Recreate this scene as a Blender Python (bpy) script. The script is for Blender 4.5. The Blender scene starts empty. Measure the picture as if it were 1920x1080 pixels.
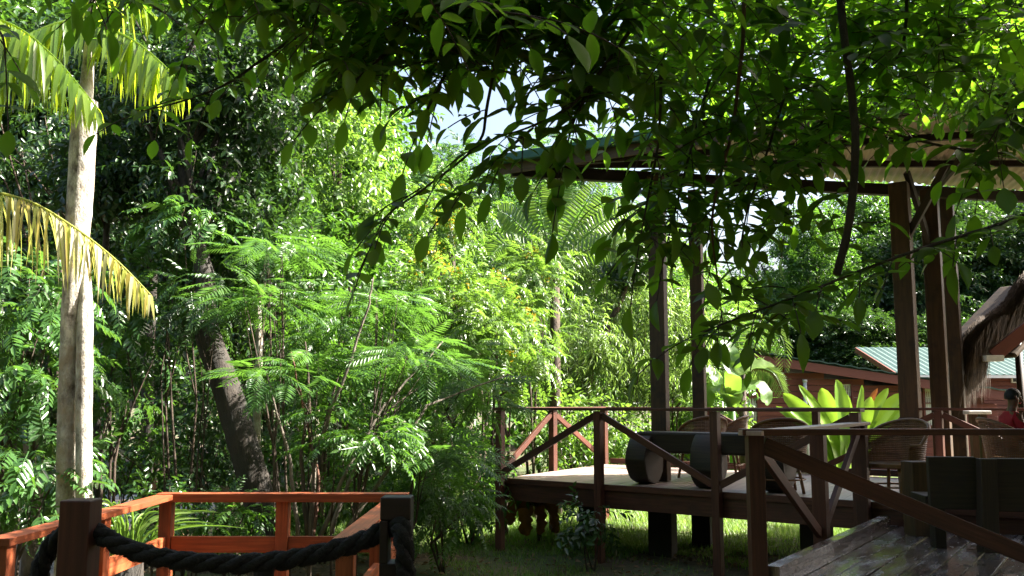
import bpy, math, random
import numpy as np
from mathutils import Vector, Matrix
R = math.radians
rnd = random.Random(7)
rng = np.random.default_rng(11)
sc = bpy.context.scene
C = sc.collection
PI = math.pi

# ------------------------------------------------------------------ camera, sky, sun, exposure
EYE, F, HOR = 2.05, 1750.0, 757.0
TH = math.atan((HOR - 540) / F)
cd = bpy.data.cameras.new('camera'); cam = bpy.data.objects.new('camera', cd); C.objects.link(cam)
cam.location = (0, 0, EYE); cam.rotation_euler = (PI / 2 + TH, 0, 0)
cd.sensor_width = 36; cd.lens = F / 1920 * 36; cd.clip_start = .05; cd.clip_end = 600
sc.camera = cam
SUN_AZ, SUN_EL = R(6), R(42)               # azimuth from +X towards +Y
sdir = Vector((math.cos(SUN_AZ) * math.cos(SUN_EL), math.sin(SUN_AZ) * math.cos(SUN_EL), math.sin(SUN_EL)))
w = bpy.data.worlds.new('World'); sc.world = w; w.use_nodes = True
nt = w.node_tree; bg = nt.nodes['Background']
sky = nt.nodes.new('ShaderNodeTexSky'); sky.sky_type = 'NISHITA'; sky.sun_disc = False
sky.sun_elevation = SUN_EL; sky.sun_rotation = PI / 2 - SUN_AZ
sky.air_density = 1.0; sky.dust_density = 6.0; sky.ozone_density = 1.0
nt.links.new(sky.outputs[0], bg.inputs[0]); bg.inputs[1].default_value = .068
sl = bpy.data.lights.new('sun', 'SUN'); sl.energy = 5; sl.angle = R(.5); sl.color = (1, .95, .85)
so = bpy.data.objects.new('sun', sl); C.objects.link(so); so.rotation_euler = sdir.to_track_quat('Z', 'Y').to_euler()
so.location = (20, 10, 30)
vs = sc.view_settings; vs.view_transform = 'Standard'; vs.look = 'None'; vs.exposure = 2.7; vs.gamma = 1
cy = sc.cycles
cy.max_bounces = 7; cy.diffuse_bounces = 3; cy.glossy_bounces = 3; cy.transmission_bounces = 4; cy.transparent_max_bounces = 6
cy.caustics_reflective = False; cy.caustics_refractive = False
cy.use_denoising = True

# ------------------------------------------------------------------ pixels -> places
def ray(px, py):
    xr, yr = (px - 960) / F, (540 - py) / F
    return Vector((xr, math.cos(TH) - yr * math.sin(TH), math.sin(TH) + yr * math.cos(TH)))
def at(px, py, D):
    d = ray(px, py); return Vector((0, 0, EYE)) + d * (D / d.y)
def onz(px, py, z):
    d = ray(px, py); return Vector((0, 0, EYE)) + d * ((z - EYE) / d.z)
def sstep(a, b, x):
    t = min(1, max(0, (x - a) / (b - a))); return t * t * (3 - 2 * t)
def gz(x, y):
    """height of the ground"""
    z = .42 * (1 - sstep(3.2, 8.0, y)) * (1 - sstep(1.0, 4.0, abs(x) * .6))
    z -= 1.0 * sstep(-3.4, -8.5, x) * sstep(3, 8, y) if False else 1.0 * sstep(3.4, 8.5, -x) * sstep(2, 7, y)
    z += .6 * sstep(20, 34, y) + .03 * math.sin(x * 1.7 + 1) * math.cos(y * 1.3) + .02 * math.sin(x * 4.1) * math.sin(y * 3.3 + 2)
    return z

# ------------------------------------------------------------------ tagging
def tag(o, label=None, cat=None, group=None, kind=None):
    if label: o['label'] = label
    if cat: o['category'] = cat
    if group: o['group'] = group
    if kind: o['kind'] = kind
    return o
def empty(name, loc, label=None, cat=None, group=None):
    o = bpy.data.objects.new(name, None); C.objects.link(o); o.location = loc; o.empty_display_size = .1
    return tag(o, label, cat, group)

# ------------------------------------------------------------------ materials
def new_mat(name):
    m = bpy.data.materials.new(name); m.use_nodes = True
    n = m.node_tree.nodes; return m, m.node_tree, n['Principled BSDF']
def ramp(nt, src, stops):
    r = nt.nodes.new('ShaderNodeValToRGB')
    while len(r.color_ramp.elements) < len(stops): r.color_ramp.elements.new(.5)
    for e, (p, c) in zip(r.color_ramp.elements, stops):
        e.position = p; e.color = (*c, 1)
    nt.links.new(src, r.inputs[0]); return r.outputs[0]
def noise(nt, scale, detail=5, vec=None, rough=.6):
    t = nt.nodes.new('ShaderNodeTexNoise'); t.inputs['Scale'].default_value = scale; t.inputs['Detail'].default_value = detail
    t.inputs['Roughness'].default_value = rough
    if vec is not None: nt.links.new(vec, t.inputs['Vector'])
    return t.outputs[0]
def mapping(nt, src, scale):
    m = nt.nodes.new('ShaderNodeMapping'); m.inputs['Scale'].default_value = scale
    nt.links.new(src, m.inputs['Vector']); return m.outputs[0]
def coords(nt, which='Object'):
    return nt.nodes.new('ShaderNodeTexCoord').outputs[which]
def bump(nt, bsdf, h, strength=.4, dist=.01):
    b = nt.nodes.new('ShaderNodeBump'); b.inputs['Strength'].default_value = strength; b.inputs['Distance'].default_value = dist
    nt.links.new(h, b.inputs['Height']); nt.links.new(b.outputs[0], bsdf.inputs['Normal'])
def math_node(nt, op, a, b=None):
    m = nt.nodes.new('ShaderNodeMath'); m.operation = op
    for i, v in enumerate((a, b)):
        if v is None: continue
        if isinstance(v, (int, float)): m.inputs[i].default_value = v
        else: nt.links.new(v, m.inputs[i])
    return m.outputs[0]
def mixc(nt, fac, a, b):
    m = nt.nodes.new('ShaderNodeMix'); m.data_type = 'RGBA'
    for s, v in ((m.inputs[0], fac), (m.inputs[6], a), (m.inputs[7], b)):
        if isinstance(v, (int, float)): s.default_value = v
        elif isinstance(v, tuple): s.default_value = (*v, 1)
        else: nt.links.new(v, s)
    return m.outputs[2]

def wood(name, dark, light, rough=.55, grain=45, wear=None, spec=.4):
    """timber: grain runs along the u axis of each piece"""
    m, nt, b = new_mat(name)
    uv = coords(nt, 'UV')
    g = noise(nt, 1, 6, mapping(nt, uv, (2.2, grain, 1)))
    g2 = noise(nt, 1, 3, mapping(nt, uv, (.8, 5, 1)))
    v = math_node(nt, 'ADD', math_node(nt, 'MULTIPLY', g, .65), math_node(nt, 'MULTIPLY', g2, .35))
    col = ramp(nt, v, [(.3, dark), (.68, light)])
    if wear:
        n = noise(nt, 3.0, 6, coords(nt))
        col = mixc(nt, ramp(nt, n, [(.52, (0, 0, 0)), (.68, (1, 1, 1))]), col, wear)
    oi = nt.nodes.new('ShaderNodeObjectInfo')
    hsv = nt.nodes.new('ShaderNodeHueSaturation'); nt.links.new(col, hsv.inputs['Color'])
    nt.links.new(math_node(nt, 'ADD', math_node(nt, 'MULTIPLY', oi.outputs['Random'], .45), .78), hsv.inputs['Value'])
    nt.links.new(hsv.outputs[0], b.inputs['Base Color'])
    b.inputs['Roughness'].default_value = rough; b.inputs['Specular IOR Level'].default_value = spec
    bump(nt, b, v, .5, .004)
    return m
M = {}
M['orange_wood'] = wood('orange_wood', (.085, .014, .005), (.47, .12, .040), .55, wear=(.20, .052, .020))
M['deck_rail'] = wood('deck_rail', (.022, .006, .0035), (.115, .036, .021), .5, wear=(.05, .017, .011))
M['dark_wood'] = wood('dark_wood', (.010, .005, .003), (.032, .014, .009), .6)
M['red_post'] = wood('red_post', (.022, .006, .003), (.075, .022, .012), .55)
M['old_wood'] = wood('old_wood', (.012, .008, .005), (.045, .027, .015), .6, wear=(.02, .016, .012))
M['post_wood'] = wood('post_wood', (.022, .012, .006), (.10, .052, .022), .6, grain=22, wear=(.024, .016, .011))
M['deck_plank'] = wood('deck_plank', (.20, .135, .115), (.42, .32, .29), .40, wear=(.28, .20, .17))
M['siding'] = wood('siding', (.07, .015, .010), (.16, .040, .026), .6)
M['fascia_red'] = wood('fascia_red', (.11, .03, .022), (.17, .05, .036), .55)

def wet_wood():
    m, nt, b = new_mat('wet_plank')
    uv = coords(nt, 'UV')
    g = noise(nt, 1, 6, mapping(nt, uv, (2.2, 40, 1)))
    co = coords(nt, 'Object')
    oi = nt.nodes.new('ShaderNodeObjectInfo'); uvm = mapping(nt, uv, (1.5, 5.0, 1)); n1 = noise(nt, 1.0, 5, uvm, .6); n2 = noise(nt, 2.4, 4, uvm)
    wet = ramp(nt, math_node(nt, 'ADD', math_node(nt, 'MULTIPLY', n1, .7), math_node(nt, 'MULTIPLY', n2, .3)), [(.42, (0, 0, 0)), (.56, (1, 1, 1))])
    base = ramp(nt, g, [(.3, (.07, .055, .056)), (.7, (.19, .165, .17))])
    stain = ramp(nt, n2, [(.60, (0, 0, 0)), (.70, (1, 1, 1))])
    col = mixc(nt, stain, mixc(nt, wet, base, (.10, .07, .065)), (.03, .022, .012))
    nt.links.new(col, b.inputs['Base Color'])
    r = math_node(nt, 'SUBTRACT', .30, math_node(nt, 'MULTIPLY', wet, .2))
    r = math_node(nt, 'ADD', r, math_node(nt, 'MULTIPLY', stain, .4))
    nt.links.new(r, b.inputs['Roughness']); b.inputs['Specular IOR Level'].default_value = .9
    bump(nt, b, math_node(nt, 'ADD', math_node(nt, 'MULTIPLY', g, .25), math_node(nt, 'MULTIPLY', n1, 2.2)), .35, .02)
    return m
M['wet_plank'] = wet_wood()

def plain(name, col, rough=.6, spec=.4, var=None, vscale=6, metal=0, bumpy=0):
    m, nt, b = new_mat(name)
    b.inputs['Roughness'].default_value = rough; b.inputs['Specular IOR Level'].default_value = spec; b.inputs['Metallic'].default_value = metal
    n = noise(nt, vscale, 5, coords(nt))
    c2 = var or tuple(x * .75 for x in col)
    nt.links.new(ramp(nt, n, [(.35, c2), (.65, col)]), b.inputs['Base Color'])
    if bumpy: bump(nt, b, n, bumpy, .02)
    return m
M['gutter'] = plain('gutter', (.03, .115, .082), .45)
M['sheet'] = plain('sheet', (.55, .46, .36), .5, var=(.40, .31, .23), vscale=1.5)
M['green_roof'] = plain('green_roof', (.035, .075, .066), .55, var=(.026, .06, .053), vscale=1)
M['white_trim'] = plain('white_trim', (.75, .76, .76), .5)
M['glass'] = plain('glass', (.03, .04, .04), .08, spec=.8)
M['curtain'] = plain('curtain', (.6, .6, .54), .8, var=(.42, .43, .38), vscale=14)
M['pier'] = plain('pier', (.022, .018, .014), .8)
M['rope'] = plain('rope', (.014, .011, .009), .9, var=(.004, .0035, .003), vscale=60, bumpy=.6)
M['straw'] = plain('straw', (.10, .066, .042), .8, var=(.035, .024, .017), vscale=9)
M['rattan'] = plain('rattan', (.22, .105, .042), .45, var=(.13, .06, .025), vscale=12)
M['skin'] = plain('skin', (.16, .075, .045), .5)
M['red_shirt'] = plain('red_shirt', (.42, .02, .03), .85, var=(.33, .014, .022))
M['grey_cloth'] = plain('grey_cloth', (.22, .24, .25), .85)
M['hair'] = plain('hair', (.012, .01, .009), .6)
M['plastic'] = plain('plastic', (.5, .55, .56), .15, spec=.6)
M['white_pipe'] = plain('white_pipe', (.6, .62, .63), .4)

def leaf_mat(name, cols, trans, tf=.42, rough=.38, spec=.5):
    m, nt, b = new_mat(name)
    a = nt.nodes.new('ShaderNodeAttribute'); a.attribute_name = 'var'
    oi = nt.nodes.new('ShaderNodeObjectInfo')
    f = math_node(nt, 'FRACT', math_node(nt, 'ADD', a.outputs['Fac'], math_node(nt, 'MULTIPLY', oi.outputs['Random'], .0)))
    k = len(cols) - 1
    col = ramp(nt, f, [(i / k, c) for i, c in enumerate(cols)])
    nt.links.new(col, b.inputs['Base Color']); b.inputs['Roughness'].default_value = rough; b.inputs['Specular IOR Level'].default_value = spec
    t = nt.nodes.new('ShaderNodeBsdfTranslucent')
    tc = mixc(nt, .65, col, trans); nt.links.new(tc, t.inputs['Color'])
    mx = nt.nodes.new('ShaderNodeMixShader'); mx.inputs[0].default_value = tf
    nt.links.new(b.outputs[0], mx.inputs[1]); nt.links.new(t.outputs[0], mx.inputs[2])
    nt.links.new(mx.outputs[0], nt.nodes['Material Output'].inputs['Surface'])
    return m
M['leaf_broad'] = leaf_mat('leaf_broad', [(.014, .040, .010), (.030, .080, .016), (.050, .115, .022), (.10, .16, .035)], (.17, .38, .025), .4, .36, .6)
M['leaf_canopy'] = leaf_mat('leaf_canopy', [(.007, .019, .006), (.010, .028, .007), (.015, .038, .009), (.03, .062, .012), (.05, .08, .016)], (.28, .58, .02), .56, .42, .4)
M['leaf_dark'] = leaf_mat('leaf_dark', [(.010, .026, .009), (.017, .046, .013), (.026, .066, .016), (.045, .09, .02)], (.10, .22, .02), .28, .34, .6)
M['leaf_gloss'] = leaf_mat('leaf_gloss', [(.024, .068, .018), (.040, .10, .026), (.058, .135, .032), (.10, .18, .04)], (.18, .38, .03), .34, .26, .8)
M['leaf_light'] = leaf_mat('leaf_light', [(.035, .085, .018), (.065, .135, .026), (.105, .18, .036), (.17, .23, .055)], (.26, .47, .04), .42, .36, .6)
M['leaf_feather'] = leaf_mat('leaf_feather', [(.022, .065, .018), (.040, .10, .024), (.060, .13, .03), (.11, .17, .045)], (.18, .40, .035), .4, .4, .55)
M['leaf_bamboo'] = leaf_mat('leaf_bamboo', [(.05, .10, .026), (.085, .15, .04), (.125, .19, .055), (.20, .26, .09)], (.28, .46, .06), .42, .36, .6)
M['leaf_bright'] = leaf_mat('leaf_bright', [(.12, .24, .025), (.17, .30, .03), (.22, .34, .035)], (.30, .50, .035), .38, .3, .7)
M['leaf_palm'] = leaf_mat('leaf_palm', [(.07, .14, .02), (.12, .20, .025), (.18, .26, .035)], (.55, .68, .02), .58, .26, .9)
M['leaf_dry'] = leaf_mat('leaf_dry', [(.44, .41, .28), (.46, .46, .18), (.34, .38, .05), (.22, .10, .04), (.52, .50, .40)], (.55, .56, .12), .42)
M['leaf_brown'] = leaf_mat('leaf_brown', [(.10, .04, .016), (.15, .06, .02), (.12, .065, .03)], (.28, .09, .02), .3)
M['flower'] = leaf_mat('flower', [(.42, .28, .015), (.46, .34, .02), (.5, .4, .04)], (.5, .36, .02), .3)
M['grass'] = leaf_mat('grass', [(.05, .13, .02), (.09, .19, .03), (.14, .24, .04), (.22, .24, .08)], (.3, .5, .06), .4, .5)
M['litter'] = leaf_mat('litter', [(.10, .06, .03), (.18, .10, .05), (.26, .17, .09), (.12, .05, .03)], (.3, .15, .05), .2, .7)

def bark(name, dark, light, scale=7, stretch=.25, lichen=None):
    m, nt, b = new_mat(name)
    co = coords(nt)
    n = noise(nt, scale, 7, mapping(nt, co, (1, 1, stretch)), .7)
    n2 = noise(nt, 2.2, 4, co)
    col = ramp(nt, n, [(.34, dark), (.62, light)])
    if lichen: col = mixc(nt, ramp(nt, n2, [(.48, (0, 0, 0)), (.6, (1, 1, 1))]), col, lichen)
    nt.links.new(col, b.inputs['Base Color']); b.inputs['Roughness'].default_value = .85
    bump(nt, b, n, 1.0, .05)
    return m
M['bark_pale'] = bark('bark_pale', (.07, .05, .034), (.58, .54, .47), 10, .55, (.32, .25, .17))
M['bark_dark'] = bark('bark_dark', (.008, .006, .005), (.042, .031, .023), 12, .2, (.03, .026, .021))
M['bark_grey'] = bark('bark_grey', (.06, .047, .035), (.20, .165, .13), 14, .3)
M['bark_brown'] = bark('bark_brown', (.022, .015, .010), (.085, .057, .038), 14, .3)
M['bark_red'] = bark('bark_red', (.06, .025, .016), (.17, .075, .045), 14, .3)

# ------------------------------------------------------------------ mesh building
class MB:
    def __init__(s): s.v, s.f, s.uv, s.sm = [], [], [], []
    def face(s, idx, uvs=None, smooth=False):
        s.f.append(tuple(idx)); s.uv.extend(uvs if uvs else [(0, 0)] * len(idx)); s.sm.append(smooth)
    def beam(s, p0, p1, w, h, up=(0, 0, 1), taper=1.0):
        """timber of w (sideways) x h (along up) from p0 to p1 (centre line)"""
        p0, p1 = Vector(p0), Vector(p1); d = (p1 - p0); L = d.length; d.normalize()
        side = d.cross(Vector(up))
        if side.length < 1e-4: side = d.cross(Vector((0, 1, 0)))
        side.normalize(); u = side.cross(d).normalized()
        b = len(s.v); u0, v0 = rnd.uniform(0, 40), rnd.uniform(0, 40)
        for p, k in ((p0, 1), (p1, taper)):
            for a, c in ((-1, -1), (1, -1), (1, 1), (-1, 1)):
                s.v.append(p + side * (a * w / 2 * k) + u * (c * h / 2 * k))
        per = [0, w, w + h, 2 * w + h, 2 * w + 2 * h]
        for i in range(4):
            j = (i + 1) % 4
            s.face((b + i, b + j, b + 4 + j, b + 4 + i), [(u0, v0 + per[i]), (u0, v0 + per[i + 1]), (u0 + L, v0 + per[i + 1]), (u0 + L, v0 + per[i])])
        e = [(u0, v0), (u0 + .02, v0 + w), (u0 + .02 + h * .2, v0 + w), (u0 + h * .2, v0)]
        s.face((b + 3, b + 2, b + 1, b), e); s.face((b + 4, b + 5, b + 6, b + 7), e)
        return s
    def box(s, c, size, rz=0):
        c = Vector(c); sx, sy, sz = size
        d = Vector((math.cos(rz), math.sin(rz), 0))
        if sz > max(sx, sy):
            return s.beam(c - Vector((0, 0, sz / 2)), c + Vector((0, 0, sz / 2)), sy, sx, up=d)
        if sx >= sy: return s.beam(c - d * sx / 2, c + d * sx / 2, sy, sz)
        d2 = Vector((-d.y, d.x, 0)); return s.beam(c - d2 * sy / 2, c + d2 * sy / 2, sx, sz)
    def tube(s, pts, rad, n=8, cap=True, lump=0, seed=0):
        pts = [Vector(p) for p in pts]; b = len(s.v); rr = random.Random(seed)
        if not hasattr(rad, '__len__'): rad = [rad] * len(pts)
        prev = None; acc = 0
        ts = []
        for i, p in enumerate(pts):
            t = (pts[min(i + 1, len(pts) - 1)] - pts[max(i - 1, 0)])
            if t.length < 1e-9: t = Vector((0, 0, 1))
            t.normalize()
            if prev is None:
                a = Vector((1, 0, 0)) if abs(t.x) < .8 else Vector((0, 1, 0)); x = (a - t * a.dot(t)).normalized()
            else: x = (prev - t * prev.dot(t)).normalized()
            prev = x; y = t.cross(x)
            if i: acc += (pts[i] - pts[i - 1]).length
            ts.append(acc)
            for k in range(n):
                a = 2 * PI * k / n; r = rad[i] * (1 + lump * (rr.random() - .5))
                s.v.append(p + x * (math.cos(a) * r) + y * (math.sin(a) * r))
        for i in range(len(pts) - 1):
            for k in range(n):
                j = (k + 1) % n
                s.face((b + i * n + k, b + i * n + j, b + (i + 1) * n + j, b + (i + 1) * n + k),
                       [(ts[i], k / n), (ts[i], (k + 1) / n), (ts[i + 1], (k + 1) / n), (ts[i + 1], k / n)], True)
        if cap:
            s.face([b + k for k in range(n)][::-1]); e = b + (len(pts) - 1) * n; s.face([e + k for k in range(n)])
        return s
    def prism(s, poly, z0, z1):
        b = len(s.v); n = len(poly)
        for z in (z0, z1):
            for p in poly: s.v.append(Vector((p[0], p[1], z)))
        s.face(range(b + n - 1, b - 1, -1), [(poly[i][0], poly[i][1]) for i in range(n - 1, -1, -1)])
        s.face(range(b + n, b + 2 * n), [(p[0], p[1]) for p in poly])
        for i in range(n):
            j = (i + 1) % n; l = (Vector(poly[j]) - Vector(poly[i])).length
            s.face((b + i, b + j, b + n + j, b + n + i), [(0, z0), (l, z0), (l, z1), (0, z1)])
        return s
    def mesh(s, name, mat, o=(0, 0, 0)):
        m = bpy.data.meshes.new(name); o = Vector(o)
        m.from_pydata([tuple(Vector(p) - o) for p in s.v], [], s.f)
        uv = m.uv_layers.new(name='UVMap'); uv.data.foreach_set('uv', [c for p in s.uv for c in p])
        m.polygons.foreach_set('use_smooth', s.sm); m.materials.append(mat); m.update()
        return m
    def build(s, name, mat, parent=None, loc=None, bevel=0):
        """world-space vertices; the object's origin goes to loc (or its parent's place)"""
        o = wloc(parent) if parent else Vector(loc if loc is not None else (0, 0, 0))
        ob = bpy.data.objects.new(name, s.mesh(name, mat, o)); C.objects.link(ob)
        if parent: ob.parent = parent
        else: ob.location = o
        if bevel:
            b = ob.modifiers.new('bevel', 'BEVEL'); b.width = bevel; b.segments = 2; b.limit_method = 'ANGLE'
        return ob
def wloc(o):
    p = Vector(o.location)
    while o.parent: o = o.parent; p += Vector(o.location)
    return p
def link(name, mesh, parent=None, loc=(0, 0, 0)):
    o = bpy.data.objects.new(name, mesh); C.objects.link(o); o.location = loc
    if parent: o.parent = parent
    return o

def tri_mesh(name, V, T, var, mat, smooth=False):
    """numpy triangles with a per-face 'var' value"""
    m = bpy.data.meshes.new(name); nv, nt_ = len(V), len(T)
    m.vertices.add(nv); m.vertices.foreach_set('co', np.asarray(V, np.float32).ravel())
    m.loops.add(nt_ * 3); m.loops.foreach_set('vertex_index', np.asarray(T, np.int32).ravel())
    m.polygons.add(nt_); m.polygons.foreach_set('loop_start', np.arange(0, nt_ * 3, 3, dtype=np.int32))
    if smooth: m.polygons.foreach_set('use_smooth', np.ones(nt_, bool))
    a = m.attributes.new('var', 'FLOAT', 'FACE'); a.data.foreach_set('value', np.asarray(var, np.float32))
    m.materials.append(mat); m.update(calc_edges=True); return m

# ------------------------------------------------------------------ leaves
def nrm(a): return a / (np.linalg.norm(a, axis=-1, keepdims=True) + 1e-9)
def frames(d, up):
    x = nrm(d); y = nrm(np.cross(up, x)); z = np.cross(x, y)
    return np.stack([x, y, z], axis=-1)
def leaf_shape(L, W, detail=1, fold=.25, curl=.15):
    """leaf along +x, upper side +z; returns verts, tris"""
    if detail == 0:
        V = [(0, 0, 0), (.45 * L, W / 2, fold * W / 2), (L, 0, -curl * L), (.45 * L, -W / 2, fold * W / 2)]
        T = [(0, 2, 1), (0, 3, 2)]
    elif detail == 1:
        V = [(0, 0, 0), (.28 * L, W * .46, fold * W * .46), (.66 * L, W * .40, fold * W * .4 - curl * L * .4), (L, 0, -curl * L),
             (.66 * L, -W * .40, fold * W * .4 - curl * L * .4), (.28 * L, -W * .46, fold * W * .46)]
        T = [(0, 3, 1), (1, 3, 2), (0, 5, 3), (5, 4, 3)]
    else:
        xs = [0, .12, .3, .5, .7, .87, 1.0]; ws = [0, .21, .42, .5, .42, .19, 0]
        V = [(0, 0, 0)]; T = []
        for x, w_ in zip(xs[1:-1], ws[1:-1]):
            dz = -curl * L * x * x
            V += [(x * L, w_ * W, fold * w_ * W + dz), (x * L, 0, dz), (x * L, -w_ * W, fold * w_ * W + dz)]
        V.append((L, 0, -curl * L)); n = 5
        T += [(0, 2, 1), (0, 3, 2)]
        for i in range(n - 1):
            a = 1 + 3 * i; b = a + 3
            T += [(a, a + 1, b + 1), (a, b + 1, b), (a + 1, a + 2, b + 2), (a + 1, b + 2, b + 1)]
        a = 1 + 3 * (n - 1); T += [(a, a + 1, len(V) - 1), (a + 1, a + 2, len(V) - 1)]
    return np.array(V, float), np.array(T, int)
def assemble(V, T, Fr, P, S, var0=None, spread=1.0):
    """instances of one leaf template -> verts, tris, var"""
    n = len(P); nv = len(V)
    VV = np.einsum('nij,vj->nvi', Fr, V) * S[:, None, None] + P[:, None, :]
    TT = T[None] + (np.arange(n) * nv)[:, None, None]
    var = (rng.random(n) if var0 is None else var0)
    return VV.reshape(-1, 3), TT.reshape(-1, 3), np.repeat(var, len(T))
def join(parts):
    Vs, Ts, vs_ = [], [], []; k = 0
    for V, T, v in parts:
        Vs.append(V); Ts.append(T + k); vs_.append(v); k += len(V)
    return np.concatenate(Vs), np.concatenate(Ts), np.concatenate(vs_)
def spray_pinnate(pairs, L, W, rach, droop=.25, detail=1, ang=62, r=None):
    lv, lt = leaf_shape(L, W, detail, .25, .18); D, P, S, U = [], [], [], []
    r = r or rnd
    for i in range(pairs):
        t = .22 + .78 * (i + .5) / pairs
        p = (t * rach, 0, -droop * rach * t * t)
        for s in (-1, 1):
            a = R(ang + r.uniform(-9, 9)); dz = -.30 + r.uniform(-.2, .15)
            D.append((math.cos(a), s * math.sin(a), dz)); P.append(p); S.append((.75 + .35 * math.sin(PI * min(1, t + .1))) * r.uniform(.88, 1.08)); U.append((r.uniform(-.25, .25), r.uniform(-.3, .3), 1))
    D.append((1, 0, -.55 - droop)); P.append((rach, 0, -droop * rach)); S.append(1.0); U.append((0, 0, 1))
    D, P, S, U = map(lambda a: np.array(a, float), (D, P, S, U))
    V, T, v = assemble(lv, lt, frames(D, U), P, S, np.zeros(len(P)))
    # thin rachis strip
    w_ = .004 + L * .012
    rv = np.array([(0, -w_, 0), (0, w_, 0), (rach * .5, w_, -droop * rach * .25), (rach * .5, -w_, -droop * rach * .25), (rach, 0, -droop * rach)])
    rt = np.array([(0, 2, 1), (0, 3, 2), (3, 4, 2)])
    return join([(V, T, v), (rv, rt, np.zeros(3))]), len(P)
def spray_twig(n, L, W, ln, detail=1, droop=.35):
    lv, lt = leaf_shape(L, W, detail, .2, .2); D, P, S, U = [], [], [], []
    for i in range(n):
        t = .1 + .9 * (i + .5) / n; a = i * 2.4 + rnd.uniform(-.5, .5); sp = .9
        D.append((.55, math.cos(a) * sp, math.sin(a) * .55 - droop)); P.append((t * ln, 0, -.12 * ln * t * t)); S.append(rnd.uniform(.7, 1.1)); U.append((rnd.uniform(-.3, .3), rnd.uniform(-.3, .3), 1))
    D, P, S, U = map(lambda a: np.array(a, float), (D, P, S, U))
    return assemble(lv, lt, frames(D, U), P, S, np.zeros(n)), n
def spray_feather(pairs, pl, rach, droop=.2):
    """twice-pinnate leaf: pairs of narrow feathery pinnae"""
    lv, lt = leaf_shape(pl, pl * .17, 0, .1, .12); D, P, S, U = [], [], [], []
    for i in range(pairs):
        t = .15 + .85 * i / (pairs - 1); p = (t * rach, 0, -droop * rach * t * t)
        for s in (-1, 1):
            a = R(66 - 22 * t + rnd.uniform(-5, 5)); D.append((math.cos(a), s * math.sin(a), -.12 + rnd.uniform(-.08, .08))); P.append(p)
            S.append(.55 + .5 * math.sin(PI * (.15 + .8 * t))); U.append((rnd.uniform(-.15, .15), rnd.uniform(-.15, .15), 1))
    D, P, S, U = map(lambda a: np.array(a, float), (D, P, S, U))
    return assemble(lv, lt, frames(D, U), P, S, np.zeros(len(P))), len(P)
KINDS = {
    # name: (spray makers, leaf area per spray m2, material)
    'pinnate': ([lambda: spray_pinnate(5, .13, .052, .34, .3, 1) for _ in range(3)], 11 * .0045, 'leaf_gloss'),
    'pinnate_fine': ([lambda: spray_pinnate(7, .085, .032, .34, .3, 0) for _ in range(3)], 15 * .0014, 'leaf_broad'),
    'broad': ([lambda: spray_twig(9, .15, .068, .42, 1) for _ in range(3)], 9 * .0068, 'leaf_broad'),
    'broad_big': ([lambda: spray_twig(8, .24, .115, .55, 0) for _ in range(3)], 8 * .0145, 'leaf_broad'),
    'feather': ([lambda: spray_feather(11, .13, .40, .25) for _ in range(3)], 22 * .0016, 'leaf_feather'),
    'bamboo': ([lambda: spray_twig(11, .15, .024, .4, 0, .7) for _ in range(3)], 11 * .0019, 'leaf_bamboo'),
}
SPR = {k: [f() for f in v[0]] for k, v in KINDS.items()}
def crown_data(kind, clusters, n, cr, droop=.3, flat=1.0, scale=1.0, center=(0, 0, 0), updn=1.0):
    """n sprays spread over clusters [(pos, radius)] -> verts, tris, var"""
    cl = np.array([c[0] for c in clusters], float); rad = np.array([c[1] for c in clusters], float)
    pr = rad ** 2; idx = rng.choice(len(cl), n, p=pr / pr.sum())
    u = nrm(rng.normal(size=(n, 3))); r = rng.random(n) ** .45
    off = u * r[:, None] * rad[idx][:, None] * np.array([1, 1, flat])
    P = cl[idx] + off; cen = np.asarray(center)
    d = .9 * nrm(off) + .55 * nrm(P - cen) + rng.normal(size=(n, 3)) * .45 + np.array([0, 0, -droop]); d[:, 2] *= updn
    up = np.array([.12, 0, 1]) + rng.normal(size=(n, 3)) * .28
    S = scale * rng.uniform(.72, 1.2, n); Fr = frames(d, up)
    tv = rng.random(len(cl))[idx]; parts = []
    which = rng.integers(0, 3, n)
    for q in range(3):
        (V, T, _), nl = SPR[kind][q]; s = which == q; k = int(s.sum())
        if not k: continue
        VV, TT, var = assemble(V, T, Fr[s], P[s], S[s], np.zeros(k))
        per = np.clip(.38 * rng.random(k) + .32 * tv[s], 0, 1)
        fv = (np.repeat(per, len(T)) + np.tile(np.repeat(rng.random(max(1, len(T) // 2)), 2)[:len(T)] if len(T) > 1 else [0], k)[:k * len(T)] * .28) if len(T) % 2 == 0 else np.repeat(per, len(T)) + .14
        parts.append((VV, TT, np.clip(fv, 0, .99)))
    return join(parts)
def ell_clusters(c, r, n, cr, seed=0, shell=.4):
    g = np.random.default_rng(seed); u = nrm(g.normal(size=(n, 3))); k = g.random(n) ** shell
    P = np.asarray(c) + u * k[:, None] * (np.asarray(r) - cr * .6)
    return [(tuple(p), cr * g.uniform(.65, 1.3)) for p in P]
def limb(mb, a, b, r0, r1, bend=.15, n=6, seed=0):
    rr = random.Random(seed); a, b = Vector(a), Vector(b); L = (b - a).length
    off = Vector((rr.uniform(-1, 1), rr.uniform(-1, 1), rr.uniform(-.3, .8))) * bend * L
    pts = [a.lerp(b, t) + off * (4 * t * (1 - t)) * .5 for t in [i / n for i in range(n + 1)]]
    mb.tube(pts, [r0 + (r1 - r0) * i / n for i in range(n + 1)], 6, lump=.12, seed=seed)

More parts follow.
